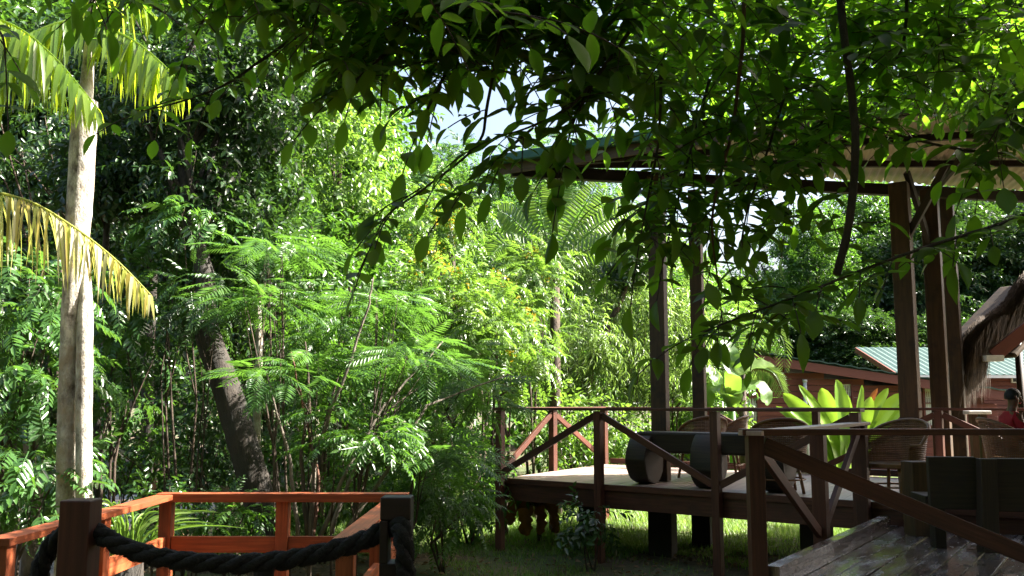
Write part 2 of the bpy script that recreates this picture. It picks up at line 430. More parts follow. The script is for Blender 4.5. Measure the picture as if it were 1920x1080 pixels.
# ================================================================== THE SETTING
def ground():
    xs = sorted(set([-300, -120, -60, -40, -30] + [-24 + .6 * i for i in range(81)] + [30, 40, 60, 120, 300]))
    ys = sorted(set([-60, -20] + [-8 + .6 * i for i in range(80)] + [46, 56, 70, 100, 200, 500]))
    V = [(x, y, gz(x, y)) for y in ys for x in xs]; nx = len(xs)
    Fc = [(j * nx + i, j * nx + i + 1, (j + 1) * nx + i + 1, (j + 1) * nx + i) for j in range(len(ys) - 1) for i in range(nx - 1)]
    m = bpy.data.meshes.new('ground'); m.from_pydata(V, [], Fc); m.polygons.foreach_set('use_smooth', [True] * len(Fc))
    mt, nt, b = new_mat('soil'); co = coords(nt)
    n1 = noise(nt, .6, 6, co); n2 = noise(nt, 9, 6, co, .7)
    soil = ramp(nt, n2, [(.3, (.04, .026, .015)), (.7, (.13, .085, .05))]); gr = ramp(nt, n2, [(.3, (.03, .045, .014)), (.7, (.08, .10, .03))])
    nt.links.new(mixc(nt, ramp(nt, n1, [(.42, (0, 0, 0)), (.56, (1, 1, 1))]), soil, gr), b.inputs['Base Color'])
    b.inputs['Roughness'].default_value = .95; bump(nt, b, n2, .8, .03)
    m.materials.append(mt); o = link('ground', m); tag(o, 'bare brown soil and thin grass round the decks', 'ground', kind='structure')
    # creek
    mt, nt, b = new_mat('creek_water'); b.inputs['Base Color'].default_value = (.13, .08, .04, 1); b.inputs['Roughness'].default_value = .35; b.inputs['Specular IOR Level'].default_value = .2
    bump(nt, b, noise(nt, 3, 3, coords(nt)), .15, .02)
    mb = MB(); mb.prism([(-60, 4), (-6.9, 9), (-6.6, 16), (-8, 30), (-60, 40)], -.75, -.62)
    tag(mb.build('water', mt), 'muddy brown creek water beyond the landing', 'water', kind='structure')
ground()

# ------------------------------------------------------------------ railings
def post(root, p, z0, z1, s, mat, rz=0, name='post'):
    mb = MB().box((p[0], p[1], (z0 + z1) / 2), (s, s, z1 - z0), rz); return mb.build(name, M[mat], root, bevel=.004)
def piece(root, name, p0, p1, w, h, mat, up=(0, 0, 1), bevel=.003):
    return MB().beam(p0, p1, w, h, up).build(name, M[mat], root, bevel=bevel)

# --- orange landing over the creek side
LF, LT = .45, 1.385
LX0, LX1, LY0, LY1 = -2.55, -.83, 4.8, 7.05
land = empty('timber_landing', (-1.7, 5.9, LF), 'sunlit orange timber landing with waist-high rails behind the rope', 'landing')
for i in range(15):
    x = LX0 + .06 + i * .118
    piece(land, 'floor_board', (x, LY0 - .3, LF - .02), (x, LY1 + .04, LF - .02), .108, .04, 'orange_wood')
for y in (LY0, (LY0 + LY1) / 2, LY1):
    for x in (LX0, LX1): post(land, (x, y), gz(x, y) - .3, LT - .037, .09, 'orange_wood')
post(land, ((LX0 + LX1) / 2, LY1), gz(-1.7, LY1) - .3, LT - .037, .09, 'orange_wood')
def capped(a, b, z, w=.125, t=.045): return piece(land, 'top_rail', (*a, z - t / 2), (*b, z - t / 2), w, t + .03, 'orange_wood')
for x in (LX0, LX1):
    piece(land, 'top_rail', (x, LY0 - .06, LT - .018), (x, LY1 - .064, LT - .018), .125, .04, 'orange_wood')
    piece(land, 'middle_rail', (x, LY0 + .048, LT - .36), (x, LY1 - .048, LT - .36), .035, .115, 'orange_wood')
piece(land, 'top_rail', (LX0 - .0625, LY1, LT - .022), (LX1 + .0625, LY1, LT - .022), .125, .062, 'orange_wood')
for a, b in ((LX0 + .048, (LX0 + LX1) / 2 - .048), ((LX0 + LX1) / 2 + .048, LX1 - .048)):
    piece(land, 'middle_rail', (a, LY1 - .01, LT - .36), (b, LY1 - .01, LT - .36), .035, .115, 'orange_wood')
for y in (LY0 + .1, LY1 - .1): piece(land, 'bearer', (LX0 + .05, y, LF - .1), (LX1 - .05, y, LF - .1), .06, .12, 'orange_wood')

# --- dark rope posts
RP = [at(153, 1000, 3.6), at(745, 1000, 3.6)]
def rope_post(px, top_y, label):
    p = at(px, top_y, 3.6); g = gz(p.x, 3.6); r = empty('rope_post', (p.x, 3.6, g - .05), label, 'post')
    s = .114
    if px > 400:                                       # slotted head: two cheeks and a head block
        z1 = p.z; sl0, sl1 = z1 - .24, z1 - .085
        for dx in (-.042, .042): MB().box((p.x + dx, 3.6, (sl0 + sl1) / 2), (.03, s, sl1 - sl0)).build('cheek', M['dark_wood'], r, bevel=.003)
        MB().box((p.x, 3.6, (z1 + sl1) / 2), (s, s, z1 - sl1)).build('head_block', M['dark_wood'], r, bevel=.006)
        MB().box((p.x, 3.6, (g - .05 + sl0) / 2), (s, s, sl0 - g + .05)).build('shaft', M['dark_wood'], r, bevel=.004)
    else:
        MB().box((p.x, 3.6, (g - .05 + p.z) / 2), (s, s, p.z - g + .05)).build('shaft', M['red_post'], r, bevel=.006)
    return r
rope_post(153, 936, 'dark square timber post holding the end of the sagging rope'); rope_post(745, 930, 'dark timber post with a slotted head the rope passes through')
def rope():
    pts = []
    def cat(px, py, D): pts.append(at(px, py, D))
    for q in ((60, 1130, 3.66), (72, 1080, 3.66), (92, 1030, 3.66), (118, 1003, 3.64), (150, 995, 3.70), (185, 1000, 3.62), (215, 1018, 3.58), (260, 1036, 3.55), (320, 1049, 3.54), (390, 1056, 3.53), (460, 1057, 3.53), (530, 1050, 3.54), (600, 1037, 3.55), (660, 1021, 3.57), (705, 1002, 3.6), (738, 985, 3.6), (752, 990, 3.52), (757, 1020, 3.49), (760, 1060, 3.49), (764, 1120, 3.49), (766, 1160, 3.5)): cat(*q)
    # resample smoothly
    P = []
    for i in range(len(pts) - 1):
        a, b, c, d = pts[max(i - 1, 0)], pts[i], pts[i + 1], pts[min(i + 2, len(pts) - 1)]
        for k in range(10):
            t = k / 10; P.append(.5 * ((2 * b) + (c - a) * t + (2 * a - 5 * b + 4 * c - d) * t * t + (3 * b - a - 3 * c + d) * t ** 3))
    P.append(pts[-1])
    r = empty('thick_rope', pts[10], 'thick frayed black twisted rope sagging between the dark posts', 'rope')
    acc = 0; fr = []
    for i, p in enumerate(P):
        if i: acc += (p - P[i - 1]).length
        t = (P[min(i + 1, len(P) - 1)] - P[max(0, i - 1)]).normalized()
        s_ = t.cross(Vector((0, 1, .05))).normalized(); fr.append((p, t, s_, s_.cross(t), acc))
    for k in range(3):
        q = [p + (s_ * math.cos(a * 26 + k * 2.094) + u * math.sin(a * 26 + k * 2.094)) * .0175 for p, t, s_, u, a in fr]
        MB().tube(q, [.020 * rnd.uniform(.88, 1.14) for _ in q], 8, lump=.18, seed=k).build('strand', M['rope'], r)
    n = 5200; Vv = np.zeros((n, 3, 3)); o = r.location
    for i in range(n):
        p, t, s_, u, a = fr[rnd.randrange(len(fr))]; an = rnd.uniform(0, 2 * PI)
        d = s_ * math.cos(an) + u * math.sin(an); b = p + d * .029 + t * rnd.uniform(-.01, .01)
        e = b + d * rnd.uniform(.006, .022) + t * rnd.uniform(-.02, .02) + Vector((0, 0, -rnd.uniform(0, .012)))
        Vv[i] = [b - o, b + t * .0012 - o, e - o]
    link('frayed_fibre', tri_mesh('frayed_fibre', Vv.reshape(-1, 3), np.arange(3 * n).reshape(-1, 3), np.zeros(n), M['rope']), r)['kind'] = 'stuff'
rope()

# --- raised deck
DZ = 1.0
C0 = onz(945, 896, DZ); CF = onz(1614, 939, DZ); CL = onz(1040, 883, DZ)
u = (CF - C0).normalized(); FS = (CF - C0).length / 3; v = (CL - C0); LS = v.length; v.normalize()
DL, DW = 2.25 * LS, 12.0
def dk(a, b, z=DZ): p = C0 + u * a + v * b; return Vector((p.x, p.y, z))
deck = empty('raised_deck', (C0.x, C0.y, 0), 'raised timber deck on posts with crossed-brace railings and log benches', 'deck')
PW = .142; n = int(DW / PW)
for i in range(n):
    a = (i + .5) * PW; z = DZ - .018 + rnd.uniform(-.002, .002)
    piece(deck, 'plank', dk(a, .0, z), dk(a, DL, z), PW - .007, .036, 'deck_plank')
urz = math.atan2(u.y, u.x); vrz = math.atan2(v.y, v.x)
piece(deck, 'edge_board', dk(-.03, -.022, DZ - .035), dk(DW, -.022, DZ - .035), .04, .075, 'deck_rail')
piece(deck, 'fascia', dk(0, .012, DZ - .19), dk(DW, .012, DZ - .19), .045, .23, 'deck_rail')
piece(deck, 'fascia', dk(-.02, .06, DZ - .16), dk(-.02, DL, DZ - .16), .045, .23, 'deck_rail')
piece(deck, 'fascia', dk(0, DL + .03, DZ - .16), dk(DW, DL + .03, DZ - .16), .045, .23, 'deck_rail')
for b in np.linspace(.7, DL - .5, 5): piece(deck, 'joist', dk(.02, b, DZ - .15), dk(DW, b, DZ - .15), .06, .2, 'dark_wood')
RT = 2.05 - .055
def rail_run(pts, normals, tops, braces, z0=DZ, zt=RT, mat='deck_rail', root=None, s=.10, ground_legs=True, capw=.16):
    """posts at pts; braces: list of (i top, j bottom)"""
    root = root or deck
    for p in pts:
        post(root, p, (gz(p.x, p.y) - .2) if ground_legs else z0, zt - .04, s, mat, urz)
    for i, j in braces:
        a, b = Vector(pts[i]), Vector(pts[j]); d = (b - a).normalized() * (s / 2 + .004)
        piece(root, 'brace', Vector((a.x, a.y, zt - .1)) + d, Vector((b.x, b.y, z0 + .09)) - d, .04, .085, mat)
fp = [dk(FS * k, -.01 + .0) for k in range(4)]
fp = [p - v * .10 for p in fp]
rail_run(fp, None, None, [(1, 0), (1, 2), (3, 2)])
piece(deck, 'top_rail', fp[0] - u * .08 + Vector((0, 0, RT - DZ - .017)), fp[3] + u * .08 + Vector((0, 0, RT - DZ - .017)), .15, .036, 'deck_rail')
lp = [dk(-.03, q) for q in (.06, LS, DL)]
rail_run(lp[1:], None, None, [(0, 1)])
a = lp[1]; b = fp[0]; piece(deck, 'brace', Vector((a.x, a.y, RT - .1)) - v * .055, Vector((b.x, b.y, DZ + .09)) + v * .055, .04, .085, 'deck_rail')
piece(deck, 'top_rail', fp[0] + v * .08 + Vector((0, 0, RT - DZ - .015)), lp[2] + v * .08 + Vector((0, 0, RT - DZ - .015)), .15, .036, 'deck_rail')
bp = [dk(.3 + 1.75 * k, DL) for k in range(1, 6)]
rail_run(bp, None, None, [(0, 1), (2, 1), (2, 3), (4, 3)])
piece(deck, 'top_rail', lp[2] + u * .08 + Vector((0, 0, RT - DZ - .02)), dk(DW, DL, RT - .02), .14, .036, 'deck_rail')
piece(deck, 'kick_rail', dk(.1, DL, DZ + .06), dk(DW, DL, DZ + .06), .05, .09, 'deck_rail')
for a_, b_ in ((.75, 1.5), (4.4, .6), (6.5, .9), (8.5, .9)):
    p = dk(a_, b_); g = gz(p.x, p.y)
    MB().box((p.x, p.y, (g - .2 + DZ - .26) / 2), (.3, .3, DZ - .26 - g + .2), urz).build('pier', M['pier'], deck, bevel=.01)

# --- lower platform
PZ = .78; PT = PZ + 1.075
wv = Vector((.55, .835, 0)).normalized(); NP = Vector((1.84, 7.0, 0)); FPp = Vector((3.78, 9.95, 0))
plat = empty('wet_platform', (NP.x, NP.y, 0), 'wet plank platform with plain dark rail in front of the deck', 'platform')
def deck_hit(p):            # where a plank from p along wv meets the deck's front edge
    q = Vector((C0.x, C0.y, 0)) - v.normalized() * .13; nn = Vector((-u.y, u.x, 0))
    return p + wv * ((q - p).dot(nn) / wv.dot(nn))
side = Vector((wv.y, -wv.x, 0))
wp = .195; step = wp / side.x
for i in range(26):
    p = NP + Vector((step * (i + .5), 0, 0)); q = deck_hit(p)
    if (q - p).length < .3 or (q - p).dot(wv) < 0: break
    z = PZ - .02 + rnd.uniform(-.003, .003); L = (q - p).length
    cuts = [0, L] if L < 2.4 or i % 3 else [0, L * rnd.uniform(.35, .7), L]
    for k in range(len(cuts) - 1):
        a_, b_ = p + wv * (cuts[k] + .003), p + wv * (cuts[k + 1] - .003)
        piece(plat, 'plank', (a_.x, a_.y, z), (b_.x, b_.y, z), wp - .014, .04, 'wet_plank', bevel=.005)
kq = deck_hit(NP + side * .05)
piece(plat, 'kick_board', NP + side * .06 + Vector((0, 0, PZ + .05)), kq + side * .02 - wv * .05 + Vector((0, 0, PZ + .05)), .10, .10, 'wet_plank')
piece(plat, 'fascia', NP + Vector((-.03, .02, PZ - .16)), kq + Vector((-.06, 0, PZ - .16)), .05, .22, 'dark_wood')
piece(plat, 'fascia', NP + Vector((0, -.03, PZ - .16)), NP + Vector((6, -.03, PZ - .16)), .05, .22, 'dark_wood')
pp = [NP + Vector((-.05, -.02, 0)), onz(1552, 1019, PZ) + Vector((-.05, 0, -PZ)), onz(1626, 981, PZ) + Vector((-.03, 0, -PZ))]
wrz = math.atan2(wv.y, wv.x)
for i, p in enumerate(pp): post(plat, p, gz(p.x, p.y) - .2, PT - .036, (.115, .125, .125)[i], 'deck_rail', 0 if i == 0 else wrz)
def br(a, b, za, zb, w=.045, h=.09): piece(plat, 'brace', Vector((a.x, a.y, za)), Vector((b.x, b.y, zb)), w, h, 'deck_rail')
br(pp[0] + wv * .07, pp[1] - wv * .08, PT - .12, PZ + .1); br(pp[2] - wv * .07, pp[1] + wv * .07, PT - .08, PZ + .12)
piece(plat, 'top_rail', pp[0] - wv * .1 + Vector((0, 0, PT - .019)), pp[2] + wv * .12 + Vector((0, 0, PT - .019)), .17, .034, 'deck_plank')
fx = [2.26, 4.5]
for d in fx: post(plat, pp[0] + Vector((d, 0, 0)), gz(NP.x + d, 7) - .2, PT - .036, .115, 'deck_rail')
piece(plat, 'top_rail', pp[0] + Vector((-.1, -.0, PT - .012)), pp[0] + Vector((4.8, 0, PT - .012)), .14, .046, 'deck_rail')
br(pp[0] + Vector((.06, -.01, 0)), pp[0] + Vector((2.2, -.01, 0)), PT - .11, PZ + .07, .05, .125)

# --- big dark slab bench on the platform
bench = empty('slab_bench', at(1840, 1020, 8.4), 'heavy dark slab bench with a broad timber back on the wet platform', 'bench')
bx0, bz0, bz1 = at(1742, 900, 8.4).x, 1.13, 1.585
MB().beam((bx0, 8.42, (bz0 + bz1) / 2), (at(1836, 900, 8.3).x, 8.36, (bz0 + bz1) / 2), .09, bz1 - bz0).build('back_slab', M['old_wood'], bench, bevel=.008)
MB().beam((at(1866, 900, 8.3).x, 8.33, (bz0 + bz1) / 2 - .01), (at(1866, 900, 8.3).x + 1.5, 8.1, (bz0 + bz1) / 2 - .01), .09, bz1 - bz0).build('back_slab', M['old_wood'], bench, bevel=.008)
MB().beam((at(1845, 900, 8.28).x, 8.28, PZ), (at(1851, 900, 8.28).x, 8.28, 1.575), .15, .12, up=(0, 1, 0), taper=.95).build('leg', M['old_wood'], bench, bevel=.008)
MB().beam((at(1758, 900, 8.5).x, 8.55, PZ), (at(1758, 900, 8.5).x, 8.55, 1.2), .10, .12, up=(0, 1, 0)).build('leg', M['old_wood'], bench, bevel=.008)
MB().beam((at(1845, 900, 8.3).x + 1.4, 8.0, PZ), (at(1845, 900, 8.3).x + 1.4, 8.0, 1.5), .14, .12, up=(0, 1, 0)).build('leg', M['old_wood'], bench, bevel=.008)
MB().beam((bx0 + .02, 8.70, 1.20), (bx0 + 2.1, 8.50, 1.20), .42, .07).build('seat', M['old_wood'], bench, bevel=.008)
st = at(1722, 900, 9.3)
tag(MB().box((st.x, 9.3, (PZ + 1.49) / 2), (.235, .22, 1.49 - PZ), .1).build('stub_post', M['post_wood'], loc=(st.x, 9.3, PZ), bevel=.01), 'short square timber stub standing beside the slab bench', 'post')

# --- log benches on the deck: flat log between upright log rounds
def log_bench(a0, rounds, label, b=.42):
    o = dk(a0, b); r = empty('log_bench', o, label, 'bench')
    L = rounds[-1] - rounds[0]
    MB().beam(dk(rounds[0] - .04, b + .12, DZ + .55), dk(rounds[-1] + .12, b + .12, DZ + .55), .42, .27).build('seat_log', M['old_wood'], r, bevel=.03)
    for q in rounds:
        mb = MB(); c = dk(q, b, DZ + .33); n_ = 22; th = .15; base = len(mb.v)
        for sgn in (-1, 1):
            for k in range(n_):
                an = 2 * PI * k / n_; rr = .335 * (1 + .05 * math.sin(3 * an + q * 5) + .025 * math.sin(7 * an + q * 11)); zz = math.sin(an) * rr
                if zz < -.32: zz = -.33
                mb.v.append(c + v * (math.cos(an) * rr * 1.02) + u * (sgn * th * (1 if zz > -.2 else .9)) + Vector((0, 0, zz)))
        mb.face([base + k for k in range(n_)][::-1]); mb.face([base + n_ + k for k in range(n_)])
        for k in range(n_):
            j = (k + 1) % n_; mb.face((base + k, base + j, base + n_ + j, base + n_ + k), [(0, k * .1), (0, k * .1 + .1), (.3, k * .1 + .1), (.3, k * .1)], True)
        mb.build('log_round', M['old_wood'], r, bevel=.015)
    return r
log_bench(2.2, (2.15, 3.08, 4.0), 'long dark log bench on upright log rounds along the deck edge')

# --- rattan chairs
def rattan_chair(p, rz, label, z0=DZ):
    r = empty('rattan_chair', (p.x, p.y, z0), label, 'chair', 'woven rattan tub chairs on the deck'); o = Vector((p.x, p.y, z0))
    def loc(a, rad, z): return o + Vector((math.cos(a + rz) * rad, math.sin(a + rz) * rad, z))
    def top(a): c = max(0, math.cos(a)); return .60 + .27 * c ** .7      # a = 0 is the middle of the back
    aa = [R(-118 + 236 * i / 30) for i in range(31)]
    MB().tube([loc(a, .30 + .09 * (top(a) / .87) ** 2, top(a)) for a in aa], .021, 8).build('rim', M['rattan'], r)
    wv_ = MB()
    for i in range(61):
        a = R(-118 + 236 * i / 60); T = top(a)
        wv_.tube([loc(a, .285 + .10 * (z / .87) ** 2, z) for z in np.linspace(.36, T, 5)], .0045, 4, cap=False)
    for z in np.linspace(.38, .84, 24):
        q = [loc(a + .02, .285 + .10 * (z / .87) ** 2 + (.006 if (i % 2) else -.006), z) for i, a in enumerate([R(-118 + 236 * i / 60) for i in range(61)]) if top(a) > z]
        if len(q) > 3: wv_.tube(q, .0085, 4, cap=False)
    wv_.build('weave', M['rattan'], r)['kind'] = 'stuff'
    mb = MB(); ring = [loc(R(12 * k), .31, 0) for k in range(30)]
    mb.prism([(q.x, q.y) for q in ring], z0 + .36, z0 + .41); mb.build('seat', M['rattan'], r, bevel=.01)
    for k in (45, 135, 225, 315):
        MB().tube([loc(R(k), .25, .37), loc(R(k), .29, .2), loc(R(k), .33, 0)], [.021, .02, .019], 8).build('leg', M['rattan'], r)
    MB().tube([loc(R(12 * k), .30, .16) for k in range(31)], .011, 6, cap=False).build('stretcher_ring', M['rattan'], r)
    return r
def dpt(px, D): p = at(px, 800, D); return Vector((p.x, D, 0))
rattan_chair(dpt(1312, 13.4), R(-75), 'rattan tub chair with sunlit orange back behind the log bench')
rattan_chair(dpt(1458, 11.4), R(-95), 'rattan tub chair with its woven back turned to the platform rail')
rattan_chair(dpt(1672, 10.4), R(35), 'rattan tub chair beside the tall square post near the platform step')
rattan_chair(dpt(1352, 14.0), R(-20), 'rattan tub chair seen beyond another chair near the deck back rail')
pc_ = dpt(1900, 11.35); rattan_chair(pc_ , R(178), 'rattan tub chair the person in red sits on')

# --- pavilion: tall posts, beams, sheet roof
DA = 13.0
pav = empty('open_pavilion', (at(1240, 900, DA).x, DA, DZ), 'open pavilion with tall square timber posts and sheet metal roof over the deck', 'pavilion')
beamL, beamR = at(985, 322, DA - .02), at(1960, 372, 14.7)
BZ = beamL.z; beamR.z = BZ
def by(x): t = (x - beamL.x) / (beamR.x - beamL.x); return beamL.y + (beamR.y - beamL.y) * t
for px, D, s, rz in ((1238, 13.02, .215, -.42), (1312, 13.9, .18, -.42), (1707, 13.45, .26, -.58), (1764, 13.9, .24, -.56), (1797, 14.5, .19, -.6)):
    p = at(px, 757, D); MB().box((p.x, D, (DZ + BZ - .06) / 2 + .0), (s, s, BZ - .06 - DZ), rz).build('post', M['post_wood'], pav, bevel=.012)
    g = gz(p.x, D)
    MB().box((p.x, D, (g - .2 + DZ - .04) / 2), (s * 1.5, s * 1.5, DZ - .04 - g + .2), rz).build('footing', M['pier'], pav, bevel=.01)
MB().beam(beamL - Vector((.2, .04, 0)), beamR + Vector((2, .4, 0)), .12, .17).build('eave_beam', M['dark_wood'], pav, bevel=.006)
# roof plane: eave line and back line
E0, E1 = at(938, 312, DA), at(1285, 255, 11.55)
ez = (E0.z + E1.z) / 2; E0.z = E1.z = ez; ed = (E1 - E0).normalized()
E2 = E0 + ed * 10.5
bdir = (beamR - beamL).normalized(); B0 = beamL + bdir * 0 + Vector((-.15, .2, 0)); B0.z = BZ + .20; B2 = B0 + bdir * 11.0
def rp(a, b):                 # bilinear roof point
    return E0.lerp(E2, a).lerp(B0.lerp(B2, a), b)
ns = 13
for i in range(ns):
    m_ = MB(); k0 = len(m_.v); cols = 25
    for j in range(cols):
        a_ = (i + j / (cols - 1) * .995) / ns; rib = (.026 if (j % 4) in (1, 2) else 0)
        for b_ in (-.01, 1.05):
            m_.v.append(rp(a_, b_) + Vector((0, 0, .03 + rib + (i % 2) * .003)))
    for j in range(cols - 1): m_.face((k0 + 2 * j, k0 + 2 * j + 2, k0 + 2 * j + 3, k0 + 2 * j + 1))
    so_ = m_.build('roof_sheet', M['sheet'], pav); sm = so_.modifiers.new('thickness', 'SOLIDIFY'); sm.thickness = .004
for b_ in (.08, .38, .70):
    MB().beam(rp(.0, b_) + Vector((0, 0, -.03)), rp(1, b_) + Vector((0, 0, -.03)), .07, .09).build('purlin', M['dark_wood'], pav, bevel=.004)
for a_ in (.06, .25, .44, .62, .8):
    MB().beam(rp(a_, .02) + Vector((0, 0, -.11)), rp(a_, 1.0) + Vector((0, 0, -.11)), .06, .09).build('rafter', M['old_wood'], pav, bevel=.004)
for px, D, dx in ((1707, 13.45, .8), (1764, 13.9, -.9)):
    p = at(px, 757, D); MB().beam((p.x, D, BZ - 1.0), (p.x + dx * .6, D - .5, BZ + .1), .07, .10).build('knee_brace', M['old_wood'], pav, bevel=.004)
MB().beam(E0 + Vector((0, -.03, -.06)) - ed * .05, E2 + Vector((0, -.03, -.06)), .03, .17).build('eave_board', M['post_wood'], pav, bevel=.004)
nrmE = Vector((ed.y, -ed.x, 0)); 
MB().beam(E0 + nrmE * .09 + Vector((0, 0, .065)) - ed * .08, E2 + nrmE * .09 + Vector((0, 0, .065)), .11, .13).build('gutter', M['gutter'], pav, bevel=.015)

# --- person seated in red
def skin_obj(name, verts, edges, radii, mat, parent, root=0, sub=2):
    m = bpy.data.meshes.new(name); m.from_pydata(verts, edges, []); m.materials.append(mat)
    o = link(name, m, parent); sk = o.modifiers.new('skin', 'SKIN'); sk.use_smooth_shade = True
    for i, r_ in enumerate(radii):
        d = m.skin_vertices[0].data[i]; d.radius = r_ if hasattr(r_, '__len__') else (r_, r_); d.use_root = (i == root)
    ss = o.modifiers.new('subd', 'SUBSURF'); ss.levels = sub; ss.render_levels = sub
    return o
def person(p, rz):
    """seated; +x of the local frame is forward"""
    body_v = [(0, 0, .53), (0, 0, .68), (-.01, 0, .84), (-.02, 0, .98), (-.01, 0, 1.07), (.01, 0, 1.13),
              (-.02, .17, 1.0), (.05, .23, .76), (.29, .19, .70), (.36, .175, .695),
              (-.02, -.17, 1.0), (.05, -.23, .76), (.29, -.19, .70), (.36, -.175, .695),
              (.06, .10, .52), (.44, .13, .52), (.47, .13, .28), (.46, .13, .07), (.58, .14, .04),
              (.06, -.10, .52), (.44, -.13, .52), (.47, -.13, .28), (.46, -.13, .07), (.58, -.14, .04),
              (.02, 0, 1.20), (.03, 0, 1.28)]
    be = [(0, 1), (1, 2), (2, 3), (3, 4), (4, 5), (3, 6), (6, 7), (7, 8), (8, 9), (3, 10), (10, 11), (11, 12), (12, 13), (0, 14), (14, 15), (15, 16), (16, 17), (17, 18), (0, 19), (19, 20), (20, 21), (21, 22), (22, 23), (5, 24), (24, 25)]
    brd = [(.12, .15), (.105, .14), (.115, .16), (.09, .13), .055, .055, .06, .043, .034, .03, .06, .043, .034, .03, .085, .062, .052, .036, .03, .085, .062, .052, .036, .03, (.095, .075), (.085, .07)]
    for s, wr in ((1, 9), (-1, 13)):                    # fingers from each wrist
        px_, py_, pz_ = body_v[wr]; k = len(body_v); body_v.append((px_ + .06, py_, pz_ - .005)); be.append((wr, k)); brd.append((.036, .018))
        for f, (dy, ln) in enumerate(((-.03, .07), (-.01, .085), (.011, .08), (.031, .062))):
            a_ = len(body_v); body_v.append((px_ + .085, py_ + dy, pz_ - .004)); body_v.append((px_ + .085 + ln * .55, py_ + dy, pz_ - .012)); body_v.append((px_ + .085 + ln, py_ + dy, pz_ - .035))
            be += [(k, a_), (a_, a_ + 1), (a_ + 1, a_ + 2)]; brd += [.0095, .009, .008]
        a_ = len(body_v); body_v.append((px_ + .045, py_ - s * .045, pz_ - .005)); body_v.append((px_ + .085, py_ - s * .06, pz_ - .015)); be += [(wr, a_), (a_, a_ + 1)]; brd += [.012, .010]
    r = empty('person', (p.x, p.y, DZ), 'person in a red shirt and grey shorts seated on a rattan chair', 'person'); r.rotation_euler[2] = rz; r.scale = (.9, .9, .9)
    skin_obj('body', body_v, be, brd, M['skin'], r)
    sv = [(0, 0, .56), (0, 0, .68), (-.01, 0, .84), (-.02, 0, .985), (-.01, 0, 1.06), (-.02, .17, 1.005), (.035, .222, .80), (-.02, -.17, 1.005), (.035, -.222, .80)]
    skin_obj('shirt', sv, [(0, 1), (1, 2), (2, 3), (3, 4), (3, 5), (5, 6), (3, 7), (7, 8)], [(.145, .18), (.13, .165), (.135, .18), (.105, .145), .07, .078, .066, .078, .066], M['red_shirt'], r)
    hv = [(0, 0, .52), (.07, .10, .525), (.40, .13, .53), (.07, -.10, .525), (.40, -.13, .53)]
    skin_obj('shorts', hv, [(0, 1), (1, 2), (0, 3), (3, 4)], [(.14, .165), .105, .085, .105, .085], M['grey_cloth'], r)
    mb = MB()                                           # hair cap
    for i in range(9):
        th = PI * .62 * i / 8
        for k in range(16):
            a_ = 2 * PI * k / 16; mb.v.append(Vector((.012 + .105 * math.sin(th) * math.cos(a_), .087 * math.sin(th) * math.sin(a_), 1.265 + .112 * math.cos(th) + (.05 * max(0, math.cos(a_)) * (i / 8) ** 2))))
    for i in range(8):
        for k in range(16): mb.face((i * 16 + k, i * 16 + (k + 1) % 16, (i + 1) * 16 + (k + 1) % 16, (i + 1) * 16 + k), None, True)
    m_ = mb.mesh('hair', M['hair']); link('hair', m_, r)
    for s in (-1, 1):
        e = MB().tube([(.02, s * .078, 1.21), (.02, s * .092, 1.235), (.01, s * .092, 1.26), (.0, s * .08, 1.27)], [.008, .014, .013, .006], 8); link('ear', e.mesh('ear', M['skin']), r)
        e = MB().tube([(.10, s * .03, 1.255), (.112, s * .03, 1.255)], [.011, .006], 8); link('eye', e.mesh('eye', M['white_trim']), r)
    e = MB().tube([(.10, 0, 1.26), (.12, 0, 1.235), (.135, 0, 1.215), (.11, 0, 1.205)], [.008, .013, .017, .010], 8); link('nose', e.mesh('nose', M['skin']), r)
    e = MB().tube([(.10, -.025, 1.175), (.114, 0, 1.175), (.10, .025, 1.175)], [.005, .009, .005], 8); link('mouth', e.mesh('mouth', M['red_shirt']), r)
person(pc_, R(-2))
# bottle and small post by the back rail
bt = dk(9.6, DL, RT); 
mb = MB().tube([bt + Vector((0, 0, z)) for z in (0, .005, .13, .17, .2, .235)], [.03, .034, .034, .022, .013, .013], 12)
tag(mb.build('water_bottle', M['plastic'], loc=bt), 'clear plastic bottle standing on the back rail of the deck', 'bottle')

# ------------------------------------------------------------------ cabins and thatched hut
def cabin(name, D, x0, x1, zl, zr, label, over=.5, base=.35, depth=7):
    """gable wall facing the camera with roof edge from zl (left) to zr (right)"""
    r = empty(name, (x0, D, base), label, 'cabin'); nb = 17; h = .17
    def zt(x): return zl + (zr - zl) * (x - x0) / (x1 - x0)
    MB().prism([(x0 + .05, D + .08), (x1 - .05, D + .08), (x1 - .05, D + depth), (x0 + .05, D + depth)], base - .6, min(zl, zr) - .12).build('wall', M['siding'], r)
    z = base
    while z < zl - .02:
        xe = x1 if zt(x1) - .05 > z + h else x0 + (zl - .1 - z - h * .5) / max(1e-3, (zl - zr)) * (x1 - x0)
        if xe - x0 > .5:
            MB().beam((x0, D + .03, z + h / 2), (min(xe, x1), D + .03, z + h / 2), .045 + .012 * rnd.random(), h - .012).build('siding_board', M['siding'], r, bevel=.004)
        z += h
    MB().beam((x0 - over, D - .3, zl + .10 + .02), (x1 + .3, D - .3, zt(x1 + .3) + .10), .05, .24).build('barge_board', M['fascia_red'], r, bevel=.004)
    m_ = MB(); n_ = 40
    for j in range(n_ + 1):
        x = x0 - over + (x1 + .3 - x0 + over) * j / n_
        for y in (D - .36, D + depth): m_.v.append(Vector((x, y, zt(x) + .25 + (.03 if j % 2 else 0))))
    for j in range(n_): m_.face((2 * j, 2 * j + 2, 2 * j + 3, 2 * j + 1))
    so_ = m_.build('roof', M['green_roof'], r); sm = so_.modifiers.new('thickness', 'SOLIDIFY'); sm.thickness = .03
    return r
